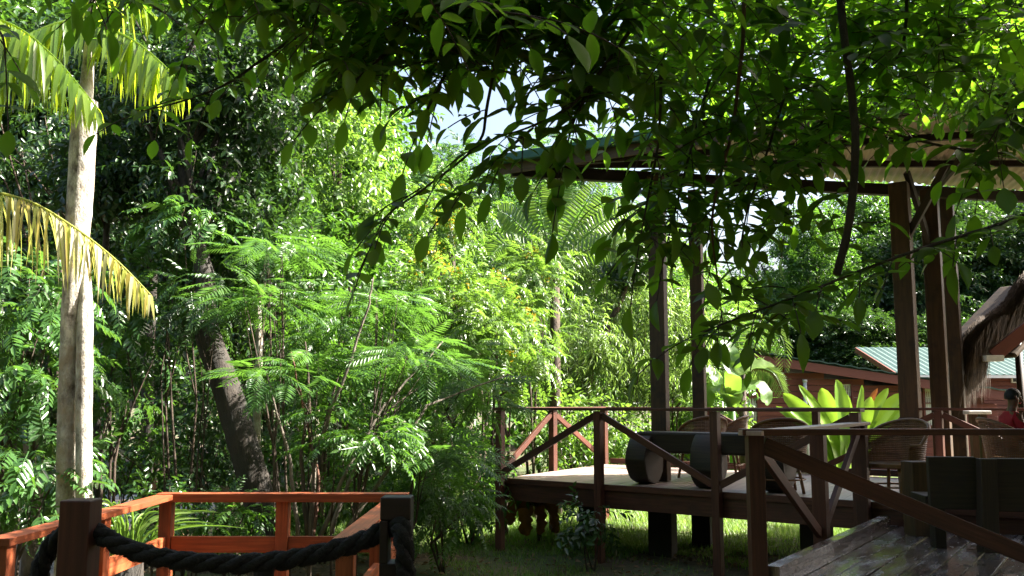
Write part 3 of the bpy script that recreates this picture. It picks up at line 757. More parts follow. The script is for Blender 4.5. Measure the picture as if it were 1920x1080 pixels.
def window(root, x, z, wd, ht, D, curtain=True):
    f = MB()
    f.beam((x - wd / 2, D - .02, z), (x - wd / 2, D - .02, z + ht), .06, .05, up=(1, 0, 0)); f.beam((x + wd / 2, D - .02, z), (x + wd / 2, D - .02, z + ht), .06, .05, up=(1, 0, 0))
    f.beam((x - wd / 2 + .03, D - .02, z + .02), (x + wd / 2 - .03, D - .02, z + .02), .055, .04); f.beam((x - wd / 2 + .03, D - .02, z + ht), (x + wd / 2 - .03, D - .02, z + ht), .055, .04)
    f.beam((x - wd / 2 + .03, D - .025, z + ht * .5), (x + wd / 2 - .03, D - .025, z + ht * .5), .03, .03)
    fr = f.build('window', M['white_trim'] if not curtain else M['siding'], root)
    cu = MB(); n_ = 24
    for j in range(n_ + 1):
        xx = x - wd / 2 + wd * j / n_
        for zz in (z + .03, z + ht - .02): cu.v.append(Vector((xx, D + .0 - .008 * math.sin(j * 1.9), zz)))
    for j in range(n_): cu.face((2 * j, 2 * j + 2, 2 * j + 3, 2 * j + 1))
    if curtain: cu.build('curtain', M['curtain'], fr)
    else: MB().beam((x, D - .01, z + .03), (x, D - .01, z + ht - .03), wd - .08, .01, up=(0, 1, 0)).build('pane', M['glass'], fr)
CD = 26.0
c1l, c1r = at(1440, 676, CD), at(1800, 733, CD)
cab = cabin('red_cabin', CD, at(1350, 700, CD).x, c1r.x + 1.0, at(1350, 668, CD).z, at(1867, 748, CD).z, 'red timber cabin with sloping metal roof behind the bright broad-leaved plant')
for px, w_, z0, z1 in ((1405, .5, 792, 745), (1587, .34, 770, 719), (1748, .4, 800, 712)):
    a_ = at(px, z0, CD); b_ = at(px, z1, CD); window(cab, a_.x, a_.z, w_, b_.z - a_.z, CD)
pz_ = at(1509, 716, CD - .12)
tag(MB().tube([(pz_.x, CD - .12, .2), (pz_.x, CD - .12, pz_.z)], .055, 12).tube([(pz_.x, CD - .12, pz_.z), (pz_.x, CD - .12, pz_.z + .06)], [.07, .07], 12).build('vent_pipe', M['white_pipe'], cab), None)
C2 = 33.0
cb2 = empty('green_roofed_cabin', (at(1850, 700, C2).x, C2, .5), 'red cabin under a pale green metal roof behind the thatched eave', 'cabin')
xa, xb = at(1690, 700, C2).x, at(2100, 700, C2).x; ez2 = at(1860, 703, C2).z; rz2 = at(1700, 652, C2 + 4).z
z = .3
while z < ez2 - .1:
    MB().beam((xa + .6, C2 + .5, z + .085), (xb, C2 + .5, z + .085), .045 + .012 * rnd.random(), .158).build('siding_board', M['siding'], cb2, bevel=.004); z += .17
MB().prism([(xa + .65, C2 + .55), (xb, C2 + .55), (xb, C2 + 6), (xa + .65, C2 + 6)], 0, ez2 - .05).build('wall', M['siding'], cb2)
m_ = MB(); n_ = 60
for j in range(n_ + 1):
    x = xa - .1 + (xb - xa) * j / n_
    for y, zz in ((C2, ez2), (C2 + 4, rz2)): m_.v.append(Vector((x, y, zz + (.035 if j % 2 else 0))))
for j in range(n_): m_.face((2 * j, 2 * j + 2, 2 * j + 3, 2 * j + 1))
so_ = m_.build('roof', M['green_roof'], cb2); sm = so_.modifiers.new('thickness', 'SOLIDIFY'); sm.thickness = .03
MB().beam((xa - .1, C2 - .03, ez2 - .09), (xa - .1, C2 + 4, rz2 - .09), .05, .2).build('barge_board', M['fascia_red'], cb2)
MB().beam((xa, C2 - .05, ez2 - .06), (xb, C2 - .05, ez2 - .06), .06, .1).build('gutter', M['white_trim'], cb2)
a_ = at(1908, 718, C2 + .45); window(cb2, a_.x, a_.z, .42, .38, C2 + .45, False)

def thatch():
    D = 14.2; apex = at(1990, 470, D + 1); r = empty('thatched_hut', (apex.x, D + 1.5, DZ - .8), 'thatched hut with shaggy brown straw eave hanging past the deck', 'hut')
    o = r.location; n = 16000; V = np.zeros((n, 5, 3))
    T1 = [(0, 1, 2), (1, 3, 2), (2, 3, 4)]
    pe = at(1822, 655, D); pr = at(1975, 500, D + .6)
    for i in range(n):
        t = rnd.random() ** .8; dep = rnd.uniform(-.1, 1.6); p = pe.lerp(pr, t); p = p + Vector((dep * .35, dep, .12 * dep + rnd.uniform(-.14, .06) + .06 * math.sin(t * 9)))
        d = (pe - pr).normalized(); hang = rnd.random()
        if t < .22: d = (d * .35 + Vector((0, 0, -1))).normalized(); L = rnd.uniform(.3, .95)
        else: d = (d + Vector((0, -.25, -.5 - .5 * hang))).normalized(); L = rnd.uniform(.25, .6)
        q = d + Vector((rnd.uniform(-.12, .12), rnd.uniform(-.12, .12), 0)); wd = Vector((rnd.uniform(.004, .009), .003, rnd.uniform(-.004, .004))); m1 = p + q * L * .5; e = p + q * L + Vector((0, 0, -.12 * L))
        V[i] = [p - wd - o, p + wd - o, m1 - wd - o, m1 + wd - o, e - o]
    T = np.array(T1)[None] + (np.arange(n) * 5)[:, None, None]
    link('straw', tri_mesh('straw', V.reshape(-1, 3), T.reshape(-1, 3), rng.random(n * 3), M['straw']), r)['kind'] = 'stuff'
    # the solid thatch bed below the loose straw
    mb = MB(); a0, a1 = pe + Vector((.14, .1, -.2)), pr + Vector((.05, .1, -.24)); b0, b1 = a0 + Vector((.6, 1.7, .2)), a1 + Vector((.6, 1.7, .2))
    mb.beam((a0 + b0) / 2, (a1 + b1) / 2, 1.7, .09).build('thatch_bed', M['straw'], r, bevel=.04)
    f0, f1 = at(1862, 668, D - .05), at(1915, 625, D - .05); MB().beam(f0, f1 + (f1 - f0) * .6, .05, .2).build('fascia', M['fascia_red'], r, bevel=.005)
    f0, f1 = at(1845, 672, D - .1), at(1878, 672, D - .1); MB().beam(f0, f1, .16, .09).build('white_soffit', M['white_trim'], r, bevel=.005)
    for px in (1916, 2060): p = at(px, 757, D + .3); MB().tube([(p.x, p.y, 0), (p.x, p.y, at(px, 600, D).z)], .055, 10).build('pole', M['dark_wood'], r)
thatch()
sp = at(1832, 775, 13.6); sg = empty('rail_gate_post', (sp.x, 13.6, DZ), 'weathered white-topped timber post in front of the hanging thatch', 'post')
MB().box((sp.x - .06, 13.6, DZ + .45), (.09, .09, .9)).build('upright', M['post_wood'], sg); MB().box((sp.x + .07, 13.6, DZ + .45), (.09, .09, .9)).build('upright', M['post_wood'], sg)
MB().box((sp.x, 13.6, DZ + .925), (.34, .16, .05), .1).build('cap', M['white_trim'], sg, bevel=.006)
#VEG

# ================================================================== VEGETATION
def ground_pt(px, D): x = (px - 960) / F * D; return Vector((x, D, gz(x, D)))
PLN = [0]
def plant(name, px, py, D, rx, ry, kind, label, cat, group=None, k=4.0, cr=None, ncl=None, droop=.35, flat=.75, scale=1.0, mat=None, stem='bark_brown', stem_r=.02,
          base=None, stems=3, deep=1.0, shell=.4, flowers=0, updn=1.0):
    """a shrub or small tree whose crown is centred on a pixel at depth D; radii in photo pixels"""
    PLN[0] += 1; sd = PLN[0] * 17
    c = at(px, py, D); X, Z = rx / F * D, ry / F * D
    g = ground_pt(base if base is not None else px, D) - Vector((0, 0, .05))
    r = empty(name, g, label, cat, group)
    area = PI * X * Z; cr = cr or max(.16, min(.5, .42 * min(X, Z))); ncl = ncl or int(max(10, min(90, 3.0 * area / cr ** 2 / PI)))
    cl = ell_clusters(c, (X, X * deep, Z), ncl, cr, sd, shell)
    n = int(k * area / (KINDS[kind][1] * scale ** 2)) + 20
    V, T, var = crown_data(kind, cl, n, cr, droop, flat, scale, tuple(c), updn)
    V[:, 2] = np.maximum(V[:, 2], gz(c.x, D) + .01)
    link('crown', tri_mesh('crown', V - np.array(g), T, var, M[mat or KINDS[kind][2]]), r)
    if flowers:
        lv, lt = leaf_shape(.05, .04, 1, .3, .2); m_ = flowers * 14; ci = rng.integers(0, len(cl), flowers)
        P = np.repeat(np.array([cl[i][0] for i in ci]) + nrm(rng.normal(size=(flowers, 3)) + np.array([.2, -.6, .7])) * cr * .95, 14, axis=0) + rng.normal(size=(m_, 3)) * .055
        FV, FT, fv = assemble(lv, lt, frames(rng.normal(size=(m_, 3)), rng.normal(size=(m_, 3))), P, rng.uniform(.7, 1.2, m_))
        link('blossom', tri_mesh('blossom', FV - np.array(g), FT, fv, M['flower']), r)['kind'] = 'stuff'
    mb = MB(); rr = random.Random(sd); order = sorted(cl, key=lambda q: rr.random())
    for i in range(stems):
        tgt = Vector(order[i][0]); bs = g + Vector((rr.uniform(-.08, .08), rr.uniform(-.08, .08), 0)); mid = bs.lerp(Vector((c.x, c.y, c.z)), .5) + Vector((rr.uniform(-.3, .3) * X, rr.uniform(-.2, .2), 0))
        pts = [bs, bs.lerp(mid, .5), mid, mid.lerp(tgt, .5) + Vector((0, 0, .05)), tgt]
        mb.tube(pts, [stem_r * q for q in (1, .85, .7, .45, .18)], 6, lump=.15, seed=sd + i)
        for j in range(2):
            t2 = Vector(order[(i * 3 + j + 7) % len(order)][0]); limb(mb, pts[2 + j % 2], t2, stem_r * .5, stem_r * .12, .1, 5, sd + i + j)
    mb.build('trunk', M[stem], r)
    return r

# ---- forest wall: a few crowns shared by many trees
def proto_tree(kind, rx, rz, n, ncl, cr, scale, seed, mat, h, tr, sparse=False, stem='bark_grey'):
    cl = ell_clusters((0, 0, h - rz), (rx, rx, rz), ncl, cr, seed, .36)
    V, T, var = crown_data(kind, cl, n, cr, .35, .7, scale, (0, 0, h - rz))
    cm = tri_mesh('crown', V, T, var, M[mat]); mb = MB(); rr = random.Random(seed)
    top = Vector((rr.uniform(-.4, .4), rr.uniform(-.4, .4), h - rz * .5)); limb(mb, (0, 0, -.3), top, tr, tr * .35, .05, 9, seed)
    for i in range(14):
        a = Vector(cl[i % len(cl)][0]); b = Vector((0, 0, 0)).lerp(top, rr.uniform(.45, .95)); limb(mb, b, a, tr * .28, tr * .06, .12, 5, seed + i)
    tm = mb.mesh('trunk', M[stem]); return cm, tm
PT_ = [proto_tree('broad_big', 3.4, 6.2, 5200, 95, 1.05, 1.0, 3, 'leaf_broad', 14.5, .19),
       proto_tree('broad_big', 3.6, 5.4, 5000, 80, 1.15, 1.1, 5, 'leaf_dark', 13.0, .22),
       proto_tree('pinnate_fine', 3.2, 5.2, 6500, 85, 1.0, 2.2, 8, 'leaf_light', 12.5, .15),
       proto_tree('pinnate_fine', 2.6, 3.6, 1500, 60, .7, 2.0, 9, 'leaf_feather', 13.5, .10)]
WHERE = {-160: 'beyond the yellowed drooping frond', 30: 'above the tall glossy bush', 170: 'straight behind the pale palm trunk', 300: 'just beside the palm crown', 430: 'over the crown of the leaning tree', 560: 'behind the dense sunlit-topped tree', 660: 'bordering the gap of white sky', -60: 'far back over the creek', 240: 'far back between palm and leaning tree', 480: 'far back behind the leaning tree', 640: 'far back beside the sky gap',
         760: 'under the middle of the sky gap', 850: 'behind the slender upright trunk', 950: 'over the spreading yellow-flowered shrub', 1050: 'straight behind the long fronds', 1160: 'under the tip of the pavilion roof', 1255: 'between the two slender pavilion posts', 1340: 'behind the feather palm', 690: 'beside the sunlit light-green tree', 765: 'over the flowering shrubs', 985: 'beside the roof corner', 1090: 'over the pavilion roof',
         1440: 'at the cabin gable end', 1530: 'over the middle of the red cabin', 1640: 'beside the pavilion post cluster', 1750: 'seen between the clustered posts', 1960: 'over the thatched hut', 1590: 'low behind the cabin window', 1720: 'low behind the clustered posts', 1480: 'low behind the cabin roof corner', 1400: 'low behind the banana plant', 1850: 'above the thatched eave'}
def forest(px, D, top, which, label, group, wide=1.0, rot=None):
    label = label + ', ' + (WHERE[px] if not (px == 850 and D > 50) else 'over the slender trunk') if not (px == 1850 and D < 50) else label + ', low behind the thatched eave'
    g = ground_pt(px, D); zt = at(px, top, D).z - g.z; H = (14.5, 13.0, 12.5, 13.5)[which]; s = zt / H
    r = empty('forest_tree', g, label, 'tree', group); r.scale = (s * wide, s * wide, s); r.rotation_euler[2] = rnd.uniform(0, 6.28) if rot is None else rot
    link('crown', PT_[which][0], r); link('trunk', PT_[which][1], r)
FB, FD, FL, FS_ = 'mid-green forest tree', 'tall dark-leaved forest tree', 'pale fine-leaved forest tree', 'sparse wispy tree against white sky'
for px, D, top, k, wd in ((-160, 22, -160, 0, 1), (30, 26, -120, 1, 1), (170, 21, -40, 1, .9), (300, 27, -160, 0, 1.1), (430, 23, -100, 1, .9), (560, 29, -90, 0, 1), (660, 25, 200, 0, .8), (-60, 34, -60, 0, 1.2), (480, 38, 60, 0, 1.2), (640, 40, 230, 0, 1)):
    forest(px, D, top, k, (FB, FD)[k], ('green trees of the forest wall', 'dark trees of the forest wall')[k], wd)
for px, D, top, wd in ((760, 30, 400, 1.1), (850, 36, 420, 1.3), (950, 33, 410, 1.2), (1050, 38, 390, 1.3), (1160, 34, 370, 1.2), (1255, 40, 440, 1.2), (1340, 44, 510, 1.2), (690, 34, 350, 1)):
    forest(px, D, top, 2, FL, 'pale trees of the far forest', wd)
for px, D, top in ((765, 46, 250), (850, 52, 240), (985, 50, 250), (1090, 48, 220)): forest(px, D, top, 3, FS_, 'wispy trees against the sky')
FR, FR2 = 'large rounded tree of the wood', 'dark tree of the wood'
for px, D, top, k, wd in ((1440, 52, 470, 1, 1.2), (1530, 48, 380, 0, 1.0), (1640, 54, 330, 0, 1.2), (1750, 50, 340, 1, 1.2), (1850, 56, 300, 0, 1.3), (1960, 50, 330, 1, 1.2), (1590, 44, 560, 1, 1.6), (1720, 45, 570, 1, 1.6), (1850, 46, 540, 1, 1.5), (1480, 46, 560, 1, 1.5), (1400, 40, 600, 0, 1.5)):
    forest(px, D, top, k, (FR, FR2)[k], ('rounded trees behind the cabins', 'dark trees behind the cabins')[k], wd)

# unseen trees added behind and beside the viewer to block sky fill and sun
for x, y, k, sc_ in ((-9, -7, 0, .9), (-3, -10, 1, 1), (4, -9, 0, 1), (10, -6, 1, 1), (14, 0, 0, 1), (-14, -2, 1, .9), (0, -17, 0, 1.2), (9, -14, 1, 1.2), (-9, -15, 0, 1.2), (18, 7, 1, .9), (-6, -4.5, 1, .8), (.5, -6.2, 0, .9), (6.5, -4.5, 1, .85), (10, 0.5, 0, .8), (-10.5, 1.5, 0, .8), (3.5, -13, 1, 1.2), (-4, -14, 1, 1.2), (15, -7, 0, 1.1), (-15, -8, 0, 1.1), (10.8, 7.4, 1, .58), (11.6, 9.6, 0, .55), (9.6, 5.2, 0, .5)):
    r = empty('forest_tree', (x, y, gz(x, y)), 'tall unseen tree added around the clearing to block light', 'tree', 'unseen light-blocking trees around the viewpoint'); r.scale = (sc_ * 1.3, sc_ * 1.3, sc_); r.rotation_euler[2] = x * 2.1
    link('crown', PT_[k][0], r); link('trunk', PT_[k][1], r)
# ---- leaning dark tree
def path_tree(name, path, radii, label, mat, cat='tree', group=None, n=12, lump=.1, seed=1):
    pts = [at(*q) for q in path]; g = Vector((pts[0].x, pts[0].y, gz(pts[0].x, pts[0].y) - .15)); r = empty(name, g, label, cat, group)
    P, Rr = [], []
    for i in range(len(pts) - 1):
        a, b, c, d = pts[max(i - 1, 0)], pts[i], pts[i + 1], pts[min(i + 2, len(pts) - 1)]
        for k in range(8):
            t = k / 8; P.append(.5 * ((2 * b) + (c - a) * t + (2 * a - 5 * b + 4 * c - d) * t * t + (3 * b - a - 3 * c + d) * t ** 3)); Rr.append(radii[i] + (radii[i + 1] - radii[i]) * t)
    P.append(pts[-1]); Rr.append(radii[-1]); P[0].z = min(P[0].z, g.z)
    mb = MB().tube(P, Rr, n, lump=lump, seed=seed); return r, mb, P
dr, dm, dp = path_tree('leaning_tree', [(512, 1030, 11), (470, 880, 11), (425, 730, 11.1), (385, 610, 11.2), (385, 520, 11.3), (355, 400, 11.5), (345, 250, 11.8), (360, 80, 12)], [.20, .18, .165, .15, .115, .095, .075, .05], 'leaning dark-barked tree with a dense shady crown above the landing', 'bark_dark', seed=4)
cl = ell_clusters(at(360, 170, 12.4), (1.9, 1.6, 1.5), 34, .48, 61) + ell_clusters(at(250, 330, 12.6), (1.0, 1.0, .8), 10, .4, 62) + ell_clusters(at(470, 380, 12.6), (.8, .9, .9), 8, .4, 63)
for i, q in enumerate(cl[:22]): limb(dm, dp[min(len(dp) - 1, 36 + (i * 5) % 20)], q[0], .04, .008, .12, 6, i)
dm.build('trunk', M['bark_dark'], dr)
V, T, var = crown_data('broad', cl, 2300, .5, .35, .8, .85, tuple(at(360, 200, 12.4)))
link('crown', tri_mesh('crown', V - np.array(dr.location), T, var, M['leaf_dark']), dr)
# slim trunks of the understorey
for path, rad, lab, mt, sd in (
    ([(182, 960, 12.5), (184, 820, 12.5), (190, 700, 12.5), (196, 520, 12.6), (205, 330, 12.7)], [.075, .07, .06, .05, .03], 'slim mottled dark trunk just behind the twin palm stems', 'bark_dark', 5),
    ([(276, 860, 14), (278, 700, 14), (284, 560, 14), (290, 420, 14)], [.09, .085, .08, .06], 'slim black trunk standing between the palm and leaning tree', 'bark_dark', 6),
    ([(484, 900, 12), (482, 780, 12), (486, 660, 12), (485, 560, 12), (492, 440, 12)], [.05, .048, .044, .04, .02], 'thin whitish trunk beside the leaning dark tree', 'bark_pale', 7),
    ([(60, 960, 11), (68, 900, 11), (55, 830, 11.2), (30, 760, 11.4)], [.09, .085, .08, .07], 'pale leaning trunk half hidden in the glossy bush', 'bark_grey', 8),
    ([(840, 800, 20), (845, 560, 20), (850, 420, 20.3), (862, 380, 20.5)], [.10, .09, .07, .04], 'slender upright trunk behind the yellow flowering shrubs', 'bark_brown', 9),
    ([(1080, 900, 19), (1105, 700, 19), (1135, 625, 19), (1165, 560, 19.1), (1190, 480, 19.2)], [.10, .09, .08, .06, .03], 'leaning brown trunk among the drooping bamboo-like leaves', 'bark_brown', 10)):
    r, mb, P = path_tree('slim_tree', path, rad, lab, mt, n=9, seed=sd); cl = ell_clusters(P[-1], (.7, .6, .6), 8, .35, sd)
    for i, q in enumerate(cl[:5]): limb(mb, P[-6 + i % 5], q[0], rad[-1] * .6, .006, .1, 5, sd + i)
    mb.build('trunk', M[mt], r); V, T, var = crown_data('broad', cl, 260, .35, .4, .8, .8, tuple(P[-1]))
    link('crown', tri_mesh('crown', V - np.array(r.location), T, var, M['leaf_dark']), r)

# ---- mid-distance trees and shrubs (pixel centre, depth, pixel radii)
plant('broadleaf_tree', 625, 320, 17, 140, 200, 'broad', 'sunlit light-green tree rising beside the gap of white sky', 'tree', k=4.2, mat='leaf_light', stem_r=.07, droop=.5)
plant('broadleaf_tree', 520, 170, 18, 170, 200, 'broad', 'dense tree with sunlit upper leaves above the leaning trunk', 'tree', k=3.6, mat='leaf_broad', stem_r=.08, droop=.45)
plant('broadleaf_tree', 600, 480, 15, 130, 130, 'broad', 'rounded green tree between the leaning trunk and flowering shrubs', 'tree', k=3.8, mat='leaf_broad', stem_r=.05)
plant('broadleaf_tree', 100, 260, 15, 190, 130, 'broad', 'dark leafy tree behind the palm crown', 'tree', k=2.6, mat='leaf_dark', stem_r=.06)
plant('glossy_shrub', 30, 640, 9.8, 150, 230, 'pinnate', 'tall glossy-leaved bush crowding the pale palm stems', 'shrub', k=3.4, stem_r=.03, scale=.9, droop=.5)
plant('glossy_shrub', 40, 880, 9.0, 130, 130, 'pinnate', 'glossy compound-leaved bush low by the creek edge', 'shrub', k=3.0, stem_r=.02, scale=.85, droop=.5)
plant('glossy_shrub', 235, 620, 11.4, 95, 190, 'pinnate', 'glossy bush filling the space between palm stems and leaning trunk', 'shrub', k=2.6, stem_r=.025, scale=.85, droop=.5)
plant('glossy_shrub', 350, 430, 11.6, 110, 70, 'pinnate', 'arching spray of glossy leaves across the leaning trunk', 'shrub', k=3.0, stem_r=.02, scale=.9, droop=.6)
plant('glossy_shrub', 385, 560, 10.9, 70, 65, 'pinnate_fine', 'leafy climber wrapped across the bend of the leaning trunk', 'shrub', k=2.6, mat='leaf_dark', scale=1.0, stem_r=.012, stems=2)
plant('glossy_shrub', 345, 330, 11.5, 90, 80, 'broad', 'dark leaf mass hiding the fork of the leaning tree', 'shrub', k=2.8, mat='leaf_dark', scale=.8, stem_r=.012, stems=1)
plant('glossy_shrub', 240, 830, 12.6, 100, 110, 'broad', 'shaded bush with glinting leaves behind the landing corner', 'shrub', k=2.2, mat='leaf_gloss', scale=.8)
plant('glossy_shrub', 380, 800, 13.0, 90, 160, 'broad', 'deep green shrub in shade behind the leaning trunk', 'shrub', k=2.4, mat='leaf_dark', scale=.8)
plant('glossy_shrub', 300, 960, 9.6, 90, 60, 'broad', 'low leafy bush under the back rail of the landing', 'shrub', k=2.6, mat='leaf_gloss', scale=.7)
plant('glossy_shrub', 440, 960, 9.9, 80, 60, 'pinnate_fine', 'low fine-leaved bush against the foot of the leaning trunk', 'shrub', k=2.6, mat='leaf_broad', scale=1)
for px, py, D, rx, ry, lab in ((520, 470, 10.6, 110, 50, 'topmost feathery spray tree beside the leaning trunk'), (480, 560, 10.3, 95, 60, 'feathery-leaved tree with its fronds across the whitish trunk'),
                               (700, 570, 10.4, 130, 60, 'feathery-leaved tree spreading flat tiers over the thin stems'), (560, 690, 9.9, 110, 70, 'feathery-leaved sapling leaning over the landing rail'),
                               (760, 680, 10.6, 150, 75, 'wide feathery tree in the middle of the thicket'), (690, 810, 10.1, 140, 80, 'low fine-leaved shrub close behind the landing back rail'),
                               (875, 720, 11.6, 110, 100, 'dark feathery shrub spreading towards the deck corner'), (825, 850, 10.8, 90, 90, 'dark feathery shrub trailing beside the deck corner post'),
                               (620, 620, 12.4, 150, 110, 'fine-leaved tree deep in the thicket behind the thin stems')):
    plant('feathery_tree', px, py, D, rx, ry, 'pinnate_fine' if px in (620, 690, 900) else 'feather', lab, 'tree', 'feathery-leaved trees of the thicket', k=2.6, cr=.30, flat=.3, droop=.12, deep=1.3, stem='bark_brown', stem_r=.018, stems=2, base=px * .5 + 300, updn=.5)
for px, py, D, rx, ry, lab in ((560, 880, 12.2, 120, 120, 'shaded leafy bush behind the multi-stemmed saplings'), (740, 920, 12.4, 120, 100, 'leafy bush behind the rope post'), (830, 950, 11.6, 90, 80, 'compound-leaved bush at the edge of the lit grass'),
                               (700, 740, 14, 160, 130, 'broad bush filling the middle of the thicket'), (885, 900, 13.9, 80, 110, 'leafy bush standing behind the deck corner post')):
    plant('understorey_shrub', px, py, D, rx, ry, 'pinnate_fine' if px in (830, 740) else 'broad', lab, 'shrub', 'leafy understorey shrubs', k=2.6, mat='leaf_broad', scale=1.0 if px in (830, 740) else .75)
for px, py, D, rx, ry, fl, lab in ((820, 420, 16.5, 100, 80, 12, 'flowering shrub with most yellow blossom below the sky gap'), (900, 560, 15.5, 110, 80, 10, 'yellow flowering shrub in front of the fan of long fronds'), (1000, 520, 17, 90, 80, 4, 'shrub with few yellow flowers under the long fronds'), (820, 560, 15, 110, 90, 6, 'fine-leaved shrub with a few yellow blossoms in the thicket'), (950, 640, 14.6, 120, 90, 5, 'low spreading shrub with scattered yellow blossoms')):
    plant('flowering_shrub', px, py, D, rx, ry, 'pinnate_fine', lab, 'shrub', 'yellow flowering shrubs', k=3.0, mat='leaf_light', flowers=fl, scale=1.15, stem_r=.03)
for px, py, D, rx, ry, lab in ((1150, 470, 20, 90, 120, 'tall drooping bamboo-like tree beside the long fronds'), (1190, 640, 19.5, 90, 130, 'pale drooping bamboo-like bush behind the deck railing'), (1080, 640, 18.5, 90, 110, 'pale narrow-leaved bush right of the flowering shrubs'), (1270, 640, 20, 60, 140, 'pale narrow-leaved bush seen between the tall posts')):
    plant('bamboo_clump', px, py, D, rx, ry, 'bamboo', lab.replace('right of', 'beyond'), 'bamboo', 'drooping narrow-leaved clumps', k=3.0, droop=.9, scale=1.2, stem_r=.025)
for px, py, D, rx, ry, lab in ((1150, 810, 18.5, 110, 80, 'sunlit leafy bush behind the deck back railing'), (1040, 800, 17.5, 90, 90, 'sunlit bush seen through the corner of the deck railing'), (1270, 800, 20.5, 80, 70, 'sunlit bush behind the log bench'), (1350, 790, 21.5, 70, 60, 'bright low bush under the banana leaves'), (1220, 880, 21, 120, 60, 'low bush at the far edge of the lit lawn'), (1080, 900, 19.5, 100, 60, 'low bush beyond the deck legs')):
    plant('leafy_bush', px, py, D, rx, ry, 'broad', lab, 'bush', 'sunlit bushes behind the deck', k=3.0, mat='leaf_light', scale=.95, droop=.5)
for px, py, D, rx, ry, lab in ((520, 420, 20, 200, 160, 'green tree behind the leaning trunk'), (850, 500, 23, 140, 140, 'green tree behind the yellow blossoms'), (1050, 480, 25, 160, 150, 'green tree behind the long fronds'), (1240, 560, 25, 120, 150, 'green tree behind the tall posts'), (700, 600, 19, 200, 200, 'green tree closing the back of the thicket'), (300, 640, 18, 200, 200, 'dark green tree deep in the shade behind the palm'), (80, 600, 16, 200, 220, 'dark green tree behind the glossy bush'), (480, 800, 16.5, 220, 150, 'dark green bush deep behind the landing'), (150, 880, 15, 170, 110, 'dark green bush by the water behind the palm stems'), (820, 800, 17, 200, 160, 'green bush deep behind the feathery shrubs'), (1020, 700, 22, 160, 140, 'green bush behind the narrow-leaved clumps'), (1330, 690, 25, 110, 110, 'green bush behind the feather palm')):
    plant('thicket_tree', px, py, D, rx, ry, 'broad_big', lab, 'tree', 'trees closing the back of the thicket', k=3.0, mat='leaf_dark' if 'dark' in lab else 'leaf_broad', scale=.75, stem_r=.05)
plant('deck_side_bush', 1105, 975, 11.9, 45, 45, 'broad', 'dark low bush growing under the deck edge', 'bush', k=2.2, mat='leaf_dark', scale=.8, stem_r=.012)

# ---- thin bare stems behind the landing
mr = empty('multi_stem_sapling', ground_pt(580, 9.9), 'clump of thin bare brown stems rising behind the landing rail', 'tree'); mb = MB()
for path in ([(575, 1010, 9.9), (566, 860, 9.9), (580, 740, 9.9), (572, 640, 10)], [(580, 1010, 9.9), (592, 850, 9.9), (640, 720, 9.8), (690, 580, 9.8), (700, 520, 9.8)], [(600, 1010, 10), (650, 880, 10), (720, 760, 10.2), (830, 640, 10.6)], [(585, 1010, 9.9), (600, 900, 10), (575, 790, 10), (545, 660, 10)], [(620, 1000, 9.6), (655, 900, 9.6), (690, 830, 9.6), (760, 790, 9.7)], [(560, 1010, 9.8), (545, 870, 9.7), (500, 700, 9.7)], [(640, 1010, 10), (740, 860, 10.2), (800, 760, 10.4), (960, 700, 10.9)]):
    pts = [at(*q) for q in path]; P = []
    for i in range(len(pts) - 1):
        for k in range(5): P.append(pts[i].lerp(pts[i + 1], k / 5) + Vector((rnd.uniform(-.012, .012), rnd.uniform(-.012, .012), 0)))
    P.append(pts[-1]); L = len(P); one = MB().tube(P, [.026 * (1 - .75 * i / L) for i in range(L)], 7, lump=.15, seed=L); one.build('stem', M[rnd.choice(('bark_grey', 'bark_red', 'bark_brown'))], mr)

# ---- palms
def leaflet_mesh(L, W, mat, droop, seed):
    """strap leaflet leaving along +x then hanging; returns mesh (4 variants shared)"""
    V, T = [], []; n = 6
    for i in range(n + 1):
        t = i / n; x = L * (.55 * math.sin(t * 1.2)) * (1 - droop * .6); z = -L * (t ** 1.35) * (.35 + .6 * droop); wd = W / 2 * max(.03, min(1, .35 + t / .2) * (1 - t ** 3) ** .9)
        V += [(x, -wd, z + .3 * wd), (x, 0, z), (x, wd, z + .3 * wd)]
    for i in range(n):
        a = 3 * i; b = a + 3
        for k in (0, 1): T += [(a + k, b + k, b + k + 1), (a + k, b + k + 1, a + k + 1)]
    return tri_mesh('leaflet', np.array(V), np.array(T), np.full(len(T), seed % 5 / 5 + .05), M[mat], True)
def curve_pts(path, per=10):
    pts = [at(*q) if not isinstance(q, Vector) else q for q in path]; P = []
    for i in range(len(pts) - 1):
        a, b, c, d = pts[max(i - 1, 0)], pts[i], pts[i + 1], pts[min(i + 2, len(pts) - 1)]
        for k in range(per):
            t = k / per; P.append(.5 * ((2 * b) + (c - a) * t + (2 * a - 5 * b + 4 * c - d) * t * t + (3 * b - a - 3 * c + d) * t ** 3))
    P.append(pts[-1]); return P
LEAFLETS = {}
